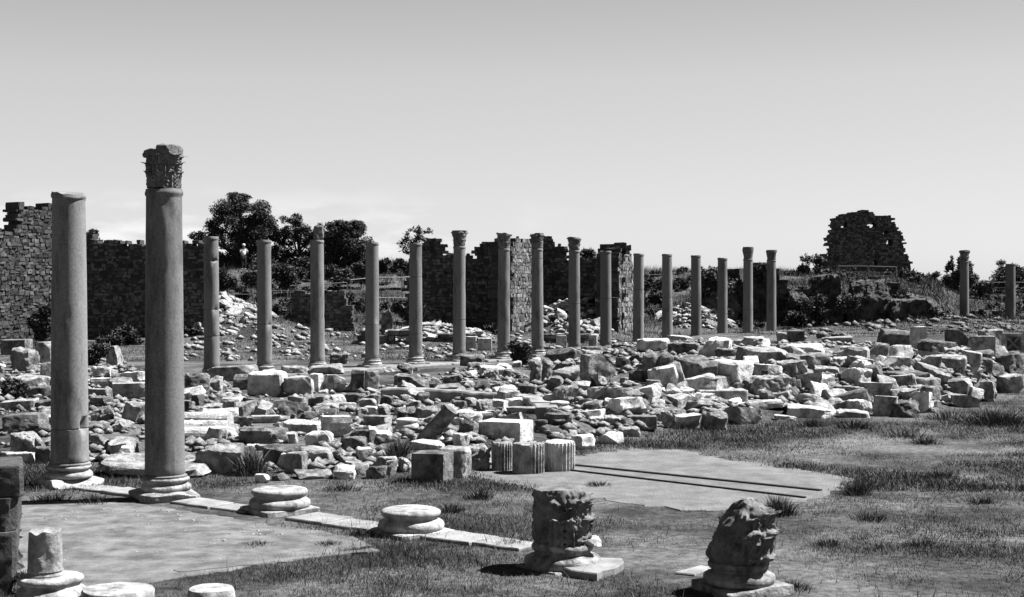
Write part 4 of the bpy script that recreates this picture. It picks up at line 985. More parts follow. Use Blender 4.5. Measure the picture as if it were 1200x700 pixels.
def samp_heap(r, N):
    X = []; Y = []
    for k in range(N):
        hp, hy, rx, ry = [h[:4] for h in HG][r.randint(4)]; a = r.rand()*6.28; q = r.rand()**.5*1.3
        X.append(xat(hp, hy)+math.cos(a)*q*rx); Y.append(hy+math.sin(a)*q*ry*.8-ry*.3)
    return np.array(X), np.array(Y)
scatter_frag(1600, samp_heap, .08, .3, 'heap_fragments', 'small pale broken stones covering the background heaps', 'lime', 4)

scatter_frag(700, samp_poly([(40,592),(160,594),(320,620),(420,636),(300,660),(160,684),(40,695)]), .008, .035, 'floor_gravel', 'loose gravel strewn over the old mosaic floor', 'lime', 5)
# ------------------------------------------------------------------ ground sheet
gx = np.concatenate([-np.geomspace(2500, 46, 26), np.arange(-45, 60, .4), np.geomspace(60.5, 2500, 26)])
gy = np.concatenate([-np.geomspace(1200, 6, 14), np.arange(-5, 10, 1.0), np.arange(10, 90, .33), np.arange(90, 150, .6), np.geomspace(151, 2400, 26)])
GX, GY = np.meshgrid(gx, gy); GZ = height(GX.ravel(), GY.ravel()).reshape(GX.shape)
V = np.stack([GX, GY, GZ], 2).reshape(-1, 3); nx, ny = len(gx), len(gy)
ii, jj = np.meshgrid(np.arange(nx-1), np.arange(ny-1)); b = (jj*nx+ii).ravel()
F = np.stack([b, b+1, b+nx+1, b+nx], 1)
def ground_mat():
    m = bpy.data.materials.new('ground_soil'); m.use_nodes = True; nt = m.node_tree; nd = nt.nodes; L = nt.links; bs = nd['Principled BSDF']; bs.inputs['Roughness'].default_value = .95
    try: bs.inputs['Specular IOR Level'].default_value = .1
    except Exception: pass
    g = nd.new('ShaderNodeNewGeometry')
    def noise(sc, det, a, b_, lo, hi, off):
        mp = nd.new('ShaderNodeVectorMath'); mp.operation = 'ADD'; mp.inputs[1].default_value = off; L.new(g.outputs['Position'], mp.inputs[0])
        n = nd.new('ShaderNodeTexNoise'); n.inputs['Scale'].default_value = sc; n.inputs['Detail'].default_value = det; n.inputs['Roughness'].default_value = .68; L.new(mp.outputs[0], n.inputs['Vector'])
        r = nd.new('ShaderNodeMapRange'); r.inputs[1].default_value = a; r.inputs[2].default_value = b_; r.inputs[3].default_value = lo; r.inputs[4].default_value = hi; L.new(n.outputs['Fac'], r.inputs[0]); return r.outputs[0], n
    big, _ = noise(.33, 6, .40, .62, 0, 1, (3, 8, 0)); fine, nf = noise(7, 8, .36, .64, .5, 1.5, (0, 0, 0))
    mx = nd.new('ShaderNodeMix'); mx.data_type = 'FLOAT'; L.new(big, mx.inputs[0]); mx.inputs[2].default_value = .022; mx.inputs[3].default_value = .092
    mu = nd.new('ShaderNodeMath'); mu.operation = 'MULTIPLY'; L.new(mx.outputs[0], mu.inputs[0]); L.new(fine, mu.inputs[1]); L.new(mu.outputs[0], bs.inputs['Base Color'])
    bp = nd.new('ShaderNodeBump'); bp.inputs['Strength'].default_value = .8; bp.inputs['Distance'].default_value = .05; L.new(nf.outputs['Fac'], bp.inputs['Height']); L.new(bp.outputs[0], bs.inputs['Normal'])
    return m
M['ground'] = ground_mat()
tag(link('ground', mesh_np('ground', V, F, 'ground', 0)), None, None, None, 'structure')

# ------------------------------------------------------------------ masonry ruins
def masonry(name, label, a, b, sil, thick, seed, m='mason', stone=(.22, .15), back=True, holes=(), ragged=.16, cat='ruined wall', group=None, relief=.07, root=None, part=None):
    r = np.random.RandomState(seed)
    A = np.array([xat(a[0], a[1]), a[1]]); B = np.array([xat(b[0], b[1]), b[1]]); Lw = np.linalg.norm(B-A); e = (B-A)/Lw; nb = np.array([-e[1], e[0]])
    if nb[1] < 0: nb = -nb
    def touv(px, py):
        t = (px-600)/FPX
        den = e[0]-t*e[1]; u = (t*A[1]-A[0])/den; Y = A[1]+u*e[1]; return (u, zat(py, Y))
    S = []
    for i_ in range(len(sil)):
        p_, q_ = np.array(touv(*sil[i_])), np.array(touv(*sil[(i_+1) % len(sil)])); k_ = max(1, int(np.linalg.norm(q_-p_)/.45))
        for j_ in range(k_): S.append(tuple(p_+(q_-p_)*j_/k_+r.normal(size=2)*.09*(j_ > 0)))
    HO = [(touv(x, y), rad) for (x, y, rad) in holes]
    zmin = min(q[1] for q in S); zmax = max(q[1] for q in S); umin = min(q[0] for q in S); umax = max(q[0] for q in S)
    stones, core = MB(), MB(); z = zmin; row = 0; T = []
    ang = math.atan2(e[1], e[0])
    while z < zmax:
        hh = stone[1]*r.uniform(.7, 1.35); u = umin-r.rand()*stone[0]
        while u < umax:
            ww = stone[0]*r.uniform(.5, 1.6); uc, zc = u+ww/2, z+hh/2
            if inpoly(uc+r.normal()*ragged*.5, zc+r.normal()*ragged*.5, S) and not any(math.hypot(uc-h[0], zc-h[1]) < rd for h, rd in HO):
                tt = thick+(r.rand()-.25)*relief; c = A+e*uc+nb*thick/2
                stones.box((c[0], c[1], zc+r.normal()*.02), (ww*r.uniform(.8, .97), tt, hh*r.uniform(.72, 1.0)), ang+r.normal()*.03, .03, r); T.append(np.full(8, r.rand()))
                core.box((c[0], c[1], zc-.01), (ww*1.06, thick*.97, hh*1.08), ang, .02, r)
            u += ww
        z += hh; row += 1
    o = link(part or name, mesh_np(part or name, np.concatenate(stones.V), stones.F, M[m], None, np.concatenate(T)), root)
    if root is None: tag(o, label, cat, group)
    core.build('mortar_core', M['mortar'], o if root is None else root)
    return o
WG = 'ruined walls round the court'
masonry('ruined_wall', 'tall rough stone wall with a stepped broken top at the left edge', (-70, 68.8), (74, 74.4), [(-70,285),(0,272),(14,272),(15,266),(23,264),(24,250),(21,248),(21,242),(74,242),(74,408),(-70,425)], 1.0, 1, 'mason', (.22, .15), relief=.11, group=WG)
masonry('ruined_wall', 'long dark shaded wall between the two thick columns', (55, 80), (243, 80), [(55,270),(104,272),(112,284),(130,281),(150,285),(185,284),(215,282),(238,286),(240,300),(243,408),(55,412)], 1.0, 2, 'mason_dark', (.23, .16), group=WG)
masonry('ruined_wall', 'low dark ruin with a pale broken right end behind the broken-block column', (341, 86), (414, 86), [(342,345),(352,344),(372,346),(390,342),(400,340),(406,346),(408,358),(412,372),(415,392),(340,394)], 1.0, 3, 'mason_dark', (.25, .17), group=WG)
masonry('ruined_wall', 'dark ruin wall with a stepped top behind the first capital columns of the far row', (476, 91), (606, 91), [(478,320),(488,300),(497,280),(512,281),(523,287),(522,298),(533,300),(546,298),(556,302),(560,288),(570,281),(590,279),(606,280),(606,398),(476,398)], 1.1, 4, 'mason_dark', (.25, .17), group=WG)
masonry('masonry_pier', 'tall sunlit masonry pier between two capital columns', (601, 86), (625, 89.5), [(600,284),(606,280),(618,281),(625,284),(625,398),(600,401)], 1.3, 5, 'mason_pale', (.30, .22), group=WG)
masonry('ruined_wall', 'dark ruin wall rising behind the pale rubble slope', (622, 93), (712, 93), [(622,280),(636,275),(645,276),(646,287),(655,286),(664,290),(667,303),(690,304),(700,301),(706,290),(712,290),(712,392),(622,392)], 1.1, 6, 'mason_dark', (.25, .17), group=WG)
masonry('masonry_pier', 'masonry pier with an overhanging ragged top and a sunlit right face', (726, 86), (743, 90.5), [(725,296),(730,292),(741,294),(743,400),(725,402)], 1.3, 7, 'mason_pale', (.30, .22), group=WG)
masonry('ruined_wall', 'narrow dark wall joined to the left side of the overhanging pier', (702, 86.6), (729, 86.6), [(703,298),(704,290),(716,287),(735,288),(738,292),(729,299),(728,402),(704,402)], .8, 8, 'mason_dark', (.25, .17), group=WG)
masonry('ruined_wall', 'ivy covered ruin behind the plain right hand far columns', (818, 99), (868, 97), [(820,345),(824,328),(835,320),(850,318),(862,312),(868,322),(868,396),(820,396)], 1.2, 9, 'mason', (.45, .3), group=WG)
masonry('ruined_wall', 'broken ruin wall behind the basket capital column', (866, 97), (921, 97), [(866,340),(880,330),(888,314),(895,306),(906,312),(914,322),(921,330),(921,396),(866,396)], 1.2, 10, 'mason', (.5, .32), group=WG)
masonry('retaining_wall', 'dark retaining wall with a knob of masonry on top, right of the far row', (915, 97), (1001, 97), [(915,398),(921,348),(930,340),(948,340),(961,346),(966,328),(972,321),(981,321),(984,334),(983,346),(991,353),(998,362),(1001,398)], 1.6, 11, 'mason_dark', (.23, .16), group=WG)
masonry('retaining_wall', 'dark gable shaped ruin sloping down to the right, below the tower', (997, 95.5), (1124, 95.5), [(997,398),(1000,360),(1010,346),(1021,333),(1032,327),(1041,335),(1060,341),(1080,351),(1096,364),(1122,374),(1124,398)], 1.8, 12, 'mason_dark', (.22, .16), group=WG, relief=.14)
masonry('low_wall', 'low stone wall behind the two rightmost columns', (1118, 112), (1235, 114), [(1118,372),(1150,368),(1180,370),(1235,372),(1235,388),(1118,388)], .9, 13, 'mason', (.5, .22), group=WG)
masonry('ruined_tower', 'dark tower ruin with ragged outline alone on the hilltop at right', (960, 140), (1070, 140), [(963,300),(972,300),(974,290),(970,280),(976,272),(977,263),(985,253),(1000,249),(1013,247),(1025,250),(1031,254),(1045,254),(1050,264),(1057,274),(1061,286),(1061,297),(1066,306),(1067,345),(962,345)], 1.8, 14, 'mason_dark', (.25, .17), holes=[(1022,264.5,.28),(1043,285,.3),(990,264,.26),(1026,308,.3),(1038,272,.2)], ragged=.22, cat='ruined tower', relief=.2)
masonry('low_wall', 'low stone wall behind the fourth and fifth far columns', (414, 77), (482, 77), [(414,392),(430,389),(455,393),(482,391),(482,414),(414,414)], .8, 15, 'mason_pale', (.45, .2), group=WG)
masonry('low_wall', 'low pale wall under the low heap, behind the first capital columns', (500, 78), (582, 78), [(500,394),(545,393),(582,396),(582,413),(500,413)], .8, 16, 'mason_pale', (.36, .2), group=WG)
masonry('low_wall', 'low wall at the foot of the pale rubble slope', (626, 79), (706, 79), [(626,396),(660,394),(706,398),(706,412),(626,412)], .8, 17, 'mason_pale', (.36, .2), group=WG)
masonry('low_wall', 'low wall of rough stones under the tall rubble heap', (212, 78), (300, 78), [(212,398),(250,396),(300,400),(300,416),(212,416)], .8, 18, 'mason', (.4, .24), group=WG)

for i, (px, b, w, h, Y, dp, lb) in enumerate([(1022,398,52,70,93.6,2.6,'tall smooth faced lump of ruin core, highest of the lumps below the tower'), (973,398,34,76,94.6,2.2,'narrow upright lump of ruin core with a knobbly head'), (938,398,46,56,94.8,2.4,'squat dark lump of ruin core right of the far row'), (1072,398,64,46,93.4,3.0,'broad sloping lump of ruin core right of the smooth faced lump'), (1108,398,50,30,94,2.6,'lowest lump of ruin core at the right end of the dark ruins'), (845,398,44,66,96,1.6,'ivy grown lump of ruin core behind the plain right hand far columns')]):
    s_ = Y/FPX; hh = zat(b-h, Y)-hz(xat(px, Y), Y)+.4
    V, F = stone_arr(w*s_*1.1, dp, hh, 900+i, 'R', 41); q = np.clip(V[:,2]/hh, 0, 1); V[:,0] *= 1.08-.45*q**1.5
    V = V+(fbm(V, 900+i, .45, 5, .62)*.20+fbm(V, 950+i, 1.3, 4, .65)*.11)[:,None]*np.array([1, 1, .6])
    tag(link('ruin_core', mesh_np('ruin_core', V, F, 'core', 50), None, (xat(px, Y), Y+dp*.4, hz(xat(px, Y), Y)-.4)), lb, 'ruin', 'lumps of ruin core below the tower')
# ------------------------------------------------------------------ vegetation
def leaves(C, R, n, size, seed, droop=0.0, flat=1.0, core=.35):
    """n leaf triangles spread through ellipsoid clumps (centres C, radii R)"""
    r = np.random.RandomState(seed); C = np.array(C, float); R = np.array(R, float); w = (R.max(1)**2); k = r.choice(len(C), n, p=w/w.sum())
    d = r.normal(size=(n, 3)); d /= np.linalg.norm(d, axis=1, keepdims=True); rad = (1.25*r.rand(n)**(.45+.3*(1-core)))[:,None]
    P = C[k]+d*rad*R[k]
    a = r.normal(size=(n, 3)); a[:,2] = a[:,2]*.6+.25-droop*1.5; a /= np.linalg.norm(a, axis=1, keepdims=True)
    b2 = np.cross(a, r.normal(size=(n, 3))); b2 /= np.linalg.norm(b2, axis=1, keepdims=True)
    s = size*(.6+.8*r.rand(n))[:,None]
    V = np.stack([P-b2*s*.35, P+b2*s*.35, P+a*s*1.3], 1).reshape(-1, 3)
    t = np.repeat(np.clip(.5+.22*r.normal(size=n)+.18*(r.rand(len(C))[k]-.5), 0, 1), 3)
    return V, np.arange(3*n).reshape(-1, 3), t
def crown_part(name, C, R, n, size, seed, parent, m='leaf', droop=0, core=.35):
    V, F, t = leaves(C, R, n, size, seed, droop, 1, core); return link(name, mesh_np(name, V, F, m, None, t), parent)
def tree(name, label, px, py, Y, hpx, wpx, seed, clumps, n, size, trunk=.16, cat='tree', group='trees on the hill', droop=0, core=.3, m='leaf'):
    """clumps: photo px offsets (dx, dy up, rx, ry) from the trunk foot"""
    s = Y/FPX; X = xat(px, Y); z = hz(X, Y)-.1; root = empty(name, (X, Y, z)); tag(root, label, cat, group)
    zo = zat(py, Y)-z; r = np.random.RandomState(seed); C = []; R = []; mb = MB()
    top = (0, 0, zo+hpx*s*.55); mb.tube([(0, 0, 0), (.1, 0, zo+hpx*s*.2), top], [trunk, trunk*.8, trunk*.4], 8)
    for (dx, dy, rx, ry) in clumps:
        c = np.array([dx*s, r.uniform(-.5, .5)*wpx*s*.35, zo+dy*s]); mb.tube([(.05*r.normal(), 0, zo+min(hpx*s*.3, c[2]*.5)), tuple(c*np.array([.55, .55, 1])*np.array([1, 1, .8])), tuple(c)], [trunk*.45, trunk*.3, trunk*.1], 5)
        for q in range(9):
            o = r.normal(size=3)*np.array([rx, (rx+ry)/2, ry])*s*.62; C.append(c+o); R.append(np.array([rx, (rx+ry)*.5, ry])*s*r.uniform(.22, .6))
    mb.build('trunk', M['bark'], root, 60)
    crown_part('crown', C, R, n, size, seed, root, m, droop, core)
    return root
tree('drooping_tree', 'large dark drooping tree, tallest on the hill, behind the person in white', 283, 322, 112, 95, 90, 21,
     [(0,80,20,12),(-18,72,18,13),(18,68,18,13),(-28,58,14,12),(28,50,16,14),(38,46,10,10),(-2,55,26,14),(-12,38,18,14),(14,36,20,14),(-44,42,10,7),(0,90,12,6),(30,60,10,8),(-5,22,16,12),(-20,14,18,12),(18,12,18,12),(0,6,26,10),(-30,20,12,8),(34,26,14,8)], 62000, .11, .35, droop=.5)
tree('leafy_tree', 'loose leafy tree left of the column with the broken block', 350, 312, 112, 55, 44, 22,
     [(-8,36,13,12),(6,44,12,10),(-4,52,8,6),(10,26,12,12),(-14,26,8,8),(14,14,10,8),(18,38,8,10),(-12,8,14,9),(8,4,16,8)], 15000, .13, .18)
tree('round_tree', 'dense round dark tree right of the column with the broken block', 402, 313, 110, 56, 50, 23,
     [(0,38,18,12),(-12,30,14,14),(14,30,14,14),(2,20,18,12),(-4,48,12,7),(12,44,10,8),(20,22,8,10),(-16,16,10,10),(-14,6,14,9),(12,6,16,9),(26,8,12,8)], 42000, .11, .2)
tree('sparse_tree', 'thin sparse tree rising behind the fifth far column', 489, 312, 112, 46, 30, 24,
     [(-6,34,9,8),(4,38,9,7),(8,26,8,8),(-8,22,9,8),(0,42,6,4),(2,14,10,8)], 2600, .13, .1, m='leafdry', core=.1)
tree('round_tree', 'round treetop showing just right of the thick plain column', 111, 288, 96, 20, 18, 25, [(0,8,8,7),(-3,2,8,6),(4,0,8,6)], 4000, .14, .12)
tree('pointed_tree', 'dark upright bush behind the capital column at the far right', 1124, 352, 128, 50, 34, 26, [(0,36,7,12),(-8,24,9,12),(8,24,10,12),(0,14,16,12),(16,14,9,10),(-12,8,10,9),(-10,38,4,9),(12,36,4,8)], 14000, .16, .15, group='bushes on the right hill')
tree('round_tree', 'broad round dark tree behind the rightmost column', 1180, 355, 135, 44, 60, 27, [(0,26,20,13),(-18,16,14,13),(18,18,14,12),(0,10,26,12),(-24,6,12,10),(26,8,12,12),(2,36,12,7)], 18000, .17, .2, group='bushes on the right hill')
def bush(name, label, px, py, wpx, hpx, seed, n, size, Y=None, m='leaf', group=None, cat='bush', core=.2):
    if Y is None: p = at(px, py)
    else: x = xat(px, Y); p = Vector((x, Y, hz(x, Y)))
    zo = zat(py, p.y)-p.z if Y is not None else 0
    s = p.y/FPX; r = np.random.RandomState(seed); C = []; R = []
    root = empty(name, p); tag(root, label, cat, group); mb = MB()
    for k in range(max(5, int(wpx/4))):
        x = r.uniform(-.5, .5)*wpx*.8*s; f = math.sqrt(max(0, 1-(2*x/(wpx*s))**2)); z = zo+r.uniform(.15, .8)*hpx*s*f
        C.append((x, r.uniform(-.3, .3)*wpx*s*.6, z)); q = min(wpx, hpx)*s*r.uniform(.18, .30); R.append((q*1.1, q, q*.9))
        mb.tube([(x*.15, 0, -.05), (x*.6, C[-1][1]*.5, z*.5), (x, C[-1][1], z)], [.02, .014, .006], 4)
    mb.build('stem', M['bark'], root); crown_part('foliage', C, R, n, size, seed, root, m, 0, core)
    return root
bush('climbing_ivy', 'dark ivy climbing the tall wall just left of the thick plain column', 53, 405, 30, 66, 41, 9000, .11, 71.5, cat='plant')
bush('dark_bush', 'dark bush at the foot of the shaded wall between the thick columns', 150, 408, 46, 26, 42, 3500, .14, 77)
bush('low_bush', 'low weedy bush beside the small gable topped stone', 112, 428, 30, 26, 43, 2200, .13, None, 'leafdry')
bush('low_bush', 'low weedy bush left of the thick plain column foot', 14, 470, 30, 30, 44, 2200, .09, None, 'leafdry')
bush('dark_bush', 'dark round bush right of the fifth far column, against the stepped ruin', 478, 378, 30, 40, 45, 3000, .18, 86)
bush('ivy_cover', 'ivy hanging over the ruin behind the plain right hand far columns', 845, 372, 50, 62, 46, 16000, .13, 97, cat='plant')
bush('ivy_cover', 'ivy growing over the top of the ruin behind the basket capital column', 892, 332, 26, 26, 47, 1800, .18, 96.5, cat='plant')
def tuft(name, label, px, py, wpx, hpx, seed, n, group=None, cat='plant', m='grass', tl=.15):
    p = at(px, py); s = p.y/FPX; W, H = wpx*s, hpx*s; r = np.random.RandomState(seed); k = r.normal(size=(n, 2))
    B = np.c_[k*np.array([W*.22, W*.22]), np.full(n, -.03)]; h = H*r.uniform(.25, 1.0, n)*np.exp(-(k**2).sum(1)*.18); le = k*np.array([W*.14, W*.14])*(h/H)[:,None]+r.normal(size=(n, 2))*.35*h[:,None]
    Mi = B.copy(); Mi[:,:2] += le*.4; Mi[:,2] += h*.6; Tp = B.copy(); Tp[:,:2] += le; Tp[:,2] += h
    a = r.rand(n)*6.28; w = np.stack([np.cos(a), np.sin(a), 0*a], 1)*(.0025+.0025*p.y/25)
    V = np.stack([B-w*.6, B+w*.6, Mi-w, Mi+w, Tp-w*.1, Tp+w*.1], 1).reshape(-1, 3); q = (np.arange(n)*6)[:,None]
    F = np.concatenate([q+np.array([[0, 1, 3, 2]]), q+np.array([[2, 3, 5, 4]])])
    o = link(name, mesh_np(name, V, F, m, None, np.repeat(np.clip(tl+.25*r.normal(size=n)**2, 0, 1), 6)), None, p); tag(o, label, cat, group); return o
tuft('spiky_bush', 'spiky leafy bush growing among the front blocks, left of the front pair', 467, 543, 34, 42, 48, 700, tl=.1)
tuft('weed_tuft', 'dark weed tuft beside the huge boulder with a dark underside', 294, 557, 40, 40, 49, 700)
bush('weed_tuft', 'weeds around the short column stump base at the bottom left', 34, 697, 44, 26, 50, 1500, .028, None)
bush('low_bush', 'low shrub beside the third capital column foot in the far row', 608, 428, 26, 30, 51, 1600, .12, None)
bush('tall_weed', 'tall thin weed on the hill crest left of the tower', 952, 322, 22, 42, 52, 700, .2, 122, 'leafdry', core=.05)
bush('dark_bush', 'dark bush in front of the tower ruin foot', 1043, 338, 22, 34, 53, 2600, .24, 128)
bush('dark_bush', 'dark bush right of the tower ruin foot', 1078, 338, 34, 24, 54, 2600, .24, 130)
bush('round_bush', 'pale leafy bush between the two dark retaining walls', 988, 374, 24, 40, 55, 2200, .2, 96, 'leafdry')
tuft('weed_tuft', 'broad low clump of dark weeds at the grass edge near the right frame edge', 1165, 497, 90, 24, 56, 1600)
#bush('low_bush', 'low shrub at the grass edge near the right frame edge', 1170, 498, 80, 26, 56, 4500, .09, None, 'leaf')
for i, (px, py, w, h) in enumerate([(1000, 372, 30, 34), (1050, 356, 40, 20), (955, 368, 30, 26), (1092, 372, 36, 16), (1030, 392, 40, 16), (1012, 346, 22, 14)]):
    bush('ivy_patch', 'patch of ivy growing over the lumps of ruin core below the tower', px, py, w, h, 820+i, 1500, .12, 93.2 if py > 360 else 95.5, 'leafdry' if i % 2 else 'leaf', 'ivy patches on the dark ruins', cat='plant')
bush('low_bush', 'dark treetop between the capital columns behind the rubble slope', 688, 312, 24, 24, 57, 1500, .22, 97)
tuft('weed_tuft', 'grassy tuft at the right end of the pale paving', 1004, 580, 36, 26, 58, 500)
#bush('weed_tuft', 'grassy tuft at the right end of the pale paving', 1004, 578, 30, 22, 58, 900, .05, None, 'leafdry')
tuft('weed_tuft', 'bushy tuft between the pale paving and the leaning stump', 912, 604, 40, 32, 59, 700)
#bush('weed_tuft', 'bushy tuft between the pale paving and the leaning stump', 916, 602, 40, 30, 59, 1300, .05, None)
rs = np.random.RandomState(77)
SHR = [(222,350,30,26),(236,332,26,22),(262,338,26,26),(300,344,36,32),(330,338,30,30),(318,322,26,18),(345,330,26,24),(395,333,34,24),(360,318,30,16),(425,322,24,18),(455,318,30,16),(472,322,20,20),(415,360,26,18),(225,312,22,18),(245,318,20,18)]
for i, (px, py, w, h) in enumerate(SHR):
    Y = 96+ (350-py)*.38
    bush('hill_shrub', 'dark shrub among the dry scrub on the hill behind the fence at left', px, py, w, h, 200+i, 3000, .13, Y, 'leaf' if i % 3 else 'leafdry', 'shrubs on the left hill')
SHR2 = [(770,330,24,14),(800,338,26,14),(930,330,26,16),(945,324,20,16),(1000,326,30,14),(770,362,24,20),(806,372,26,16),(1100,346,26,14),(1150,346,30,18),(1062,328,20,14)]
for i, (px, py, w, h) in enumerate(SHR2):
    bush('hill_shrub', 'low dark shrub on the grassy rise at right', px, py, w, h, 240+i, 2600, .13, 122 if py < 350 else 100, 'leaf' if i % 2 else 'leafdry', 'shrubs on the right hill')

rs = np.random.RandomState(31)
for i in range(46):
    px = rs.uniform(205, 480); Y = rs.uniform(92, 116); x = xat(px, Y); z = hz(x, Y); py = 327-(z-HC)*FPX/Y
    bush('scrub_clump', 'small clump of dark scrub on the rising ground left of the stepped ruin', px, py, rs.uniform(18, 34), rs.uniform(9, 20), 600+i, 900, .13, Y, 'leaf' if i % 3 else 'leafdry', 'scrub clumps on the left hill')
for i in range(40):
    px = rs.choice([rs.uniform(752, 825), rs.uniform(915, 1130), rs.uniform(1130, 1215)]); Y = rs.uniform(101, 124); x = xat(px, Y); z = hz(x, Y); py = 327-(z-HC)*FPX/Y
    bush('scrub_clump', 'small clump of dark scrub on the grassy rise right of the overhanging pier', px, py, rs.uniform(16, 34), rs.uniform(7, 15), 700+i, 800, .13, Y, 'leaf' if i % 3 else 'leafdry', 'scrub clumps on the right hill')
for i, (px, Y) in enumerate([(508, 85), (545, 86), (575, 85), (640, 90), (690, 88), (770, 96), (845, 93), (880, 93), (935, 94), (975, 93), (1020, 92.5), (1070, 92.5), (1105, 95), (180, 77), (128, 76), (225, 79)]):
    x = xat(px, Y); z = hz(x, Y); bush('wall_foot_shrub', 'low dark shrub growing at the foot of the ruined walls', px, 327-(z-HC)*FPX/Y, rs.uniform(22, 40), rs.uniform(10, 20), 760+i, 1300, .12, Y, 'leaf', 'shrubs at the foot of the walls')
# ------------------------------------------------------------------ grass
def blades(X, Y, h0, h1, w, seed, hs=1.0):
    n = len(X); r = np.random.RandomState(seed); Z = height(X, Y)-.01; h = h0+(h1-h0)*r.rand(n)**1.5
    P = np.stack([X, Y, 0*X], 1); pt = fbm(P, 17, .16, 4)
    h = h*np.clip(.85+.7*pt, .3, 1.6)*hs
    a = r.rand(n)*6.28; le = r.normal(size=(n, 2))*.45*h[:,None]; wv = np.stack([np.cos(a), np.sin(a)], 1)*(w*(.6+.8*r.rand(n)))[:,None]
    B = np.stack([X, Y, Z], 1)
    v0 = B.copy(); v0[:,:2] -= wv; v1 = B.copy(); v1[:,:2] += wv; v2 = B.copy(); v2[:,:2] += le; v2[:,2] += h
    t = np.clip(.12-.30*pt+.34*r.normal(size=n)**2*.7, 0, 1)
    return np.stack([v0, v1, v2], 1).reshape(-1, 3), np.arange(3*n).reshape(-1, 3), np.repeat(t, 3)
def polyxy(pp): return np.array([(at(x, y).x, at(x, y).y) for x, y in pp])
def inside(X, Y, P):
    c = np.zeros(len(X), bool)
    for i in range(len(P)):
        x1, y1 = P[i]; x2, y2 = P[(i+1) % len(P)]
        k = ((y1 > Y) != (y2 > Y)) & (X < (x2-x1)*(Y-y1)/(y2-y1+1e-9)+x1); c ^= k
    return c
r = np.random.RandomState(91)
EX = [polyxy(FLOOR), polyxy(PAVE)]
def field(n, y0, y1, p0, p1, dens, seed):
    Y = 1/r.uniform(1/y1, 1/y0, n) if True else 0
    X = Y*(r.uniform(p0, p1, n)-600)/FPX
    k = np.ones(n, bool)
    for P in EX: k &= ~inside(X+.10*r.normal(size=n), Y+.22*r.normal(size=n), P)
    yf = np.interp(X/Y*FPX+600, FRONT[:,0], FRY)
    k &= (Y < yf+.8+r.rand(n)*.8)
    pt = fbm(np.stack([X, Y, 0*X], 1), 17, .16, 4); cl = fbm(np.stack([X, Y, 0*X], 1), 19, .9, 3)
    k &= r.rand(n) < np.clip(.62+1.0*pt+.6*cl, .12, 1)
    return X[k], Y[k]
X, Y = field(520000, 14.5, 24, -120, 1330, 1, 1); V1, F1, t1 = blades(X, Y, .02, .075, .0035, 3)
X2, Y2 = field(430000, 24, 46, -120, 1330, 1, 2); V2, F2, t2 = blades(X2, Y2, .03, .10, .006, 4)
V = np.concatenate([V1, V2]); F = np.concatenate([F1, F2+len(V1)])
o = link('meadow_grass', mesh_np('meadow_grass', V, F, 'grass', None, np.concatenate([t1, t2]))); tag(o, 'patchy dry meadow grass covering the court in front of the rubble', 'grass', None, 'stuff')
# hill and court back grass
n = 220000; Y = 62+(132-62)*r.rand(n)**.8; X = Y*(r.uniform(-40, 1240, n)-600)/FPX
s_ = -.785*(X+10.05)+.619*(Y-51); hp = np.zeros(n)
for (a_, b_, hh, rx, ry) in HEAPS[:-1]: hp += hh*np.exp(-((X-xat(a_, b_))/rx)**2-((Y-b_)/ry)**2)
k = ((s_ > .5) | ((X/Y*FPX+600 > 860) & (Y > 58+8*r.rand(n)))) & (hp < .9); X, Y = X[k], Y[k]
V, F, t = blades(X, Y, .10, .45, .016, 6, hs=np.clip((Y-66)/26, .30, 1.5)); t = np.clip(t-.02, 0, 1)
o = link('hill_grass', mesh_np('hill_grass', V, F, 'grass', None, t)); tag(o, 'tall dry grass and scrub covering the rising ground behind the far row', 'grass', None, 'stuff')
# scattered taller stalks
n = 2600; Y = 1/r.uniform(1/44, 1/15, n); X = Y*(r.uniform(200, 1230, n)-600)/FPX; k = ~(inside(X, Y, EX[0]) | inside(X, Y, EX[1])) & (Y < np.interp(X/Y*FPX+600, FRONT[:,0], FRY)); X, Y = X[k], Y[k]
V, F, t = blades(X, Y, .10, .32, .005, 8)
o = link('grass_stalks', mesh_np('grass_stalks', V, F, 'grass', None, t)); tag(o, 'thin taller stalks standing out of the meadow grass', 'grass', None, 'stuff')


CL = MB(); TT = []
for i, (x, y, w, h) in enumerate([(1110,492,60,18),(1000,502,50,16),(950,500,40,14),(1060,512,60,16),(1085,520,40,14),(560,585,40,18),(60,588,60,16),(110,590,50,16),(300,640,50,10),(385,640,40,12),(420,628,40,14),(530,600,40,16),(860,610,40,18),(1020,610,60,16),(1100,560,50,14),(1150,590,50,14),(970,640,50,14),(1080,640,50,12),(640,600,60,16),(600,640,50,14),(320,585,50,14),(400,575,50,14),(700,570,40,10),(880,640,40,14),(930,690,50,16)]):
    o = tuft('tall_grass', 'x', x, y, w, h, 400+i, 380, tl=.08); v = np.zeros(len(o.data.vertices)*3, np.float32); o.data.vertices.foreach_get('co', v); CL.V.append(v.reshape(-1, 3)+np.array(o.location))
    tv = np.zeros(len(o.data.vertices), np.float32); o.data.attributes['tint'].data.foreach_get('value', tv); TT.append(tv); bpy.data.objects.remove(o)
V = np.concatenate(CL.V); q = (np.arange(len(V)//6)*6)[:,None]; F = np.concatenate([q+np.array([[0, 1, 3, 2]]), q+np.array([[2, 3, 5, 4]])])
tag(link('tall_grass', mesh_np('tall_grass', V, F, 'grass', None, np.concatenate(TT))), 'taller dark grass growing in tufts through the meadow', 'grass', None, 'stuff')
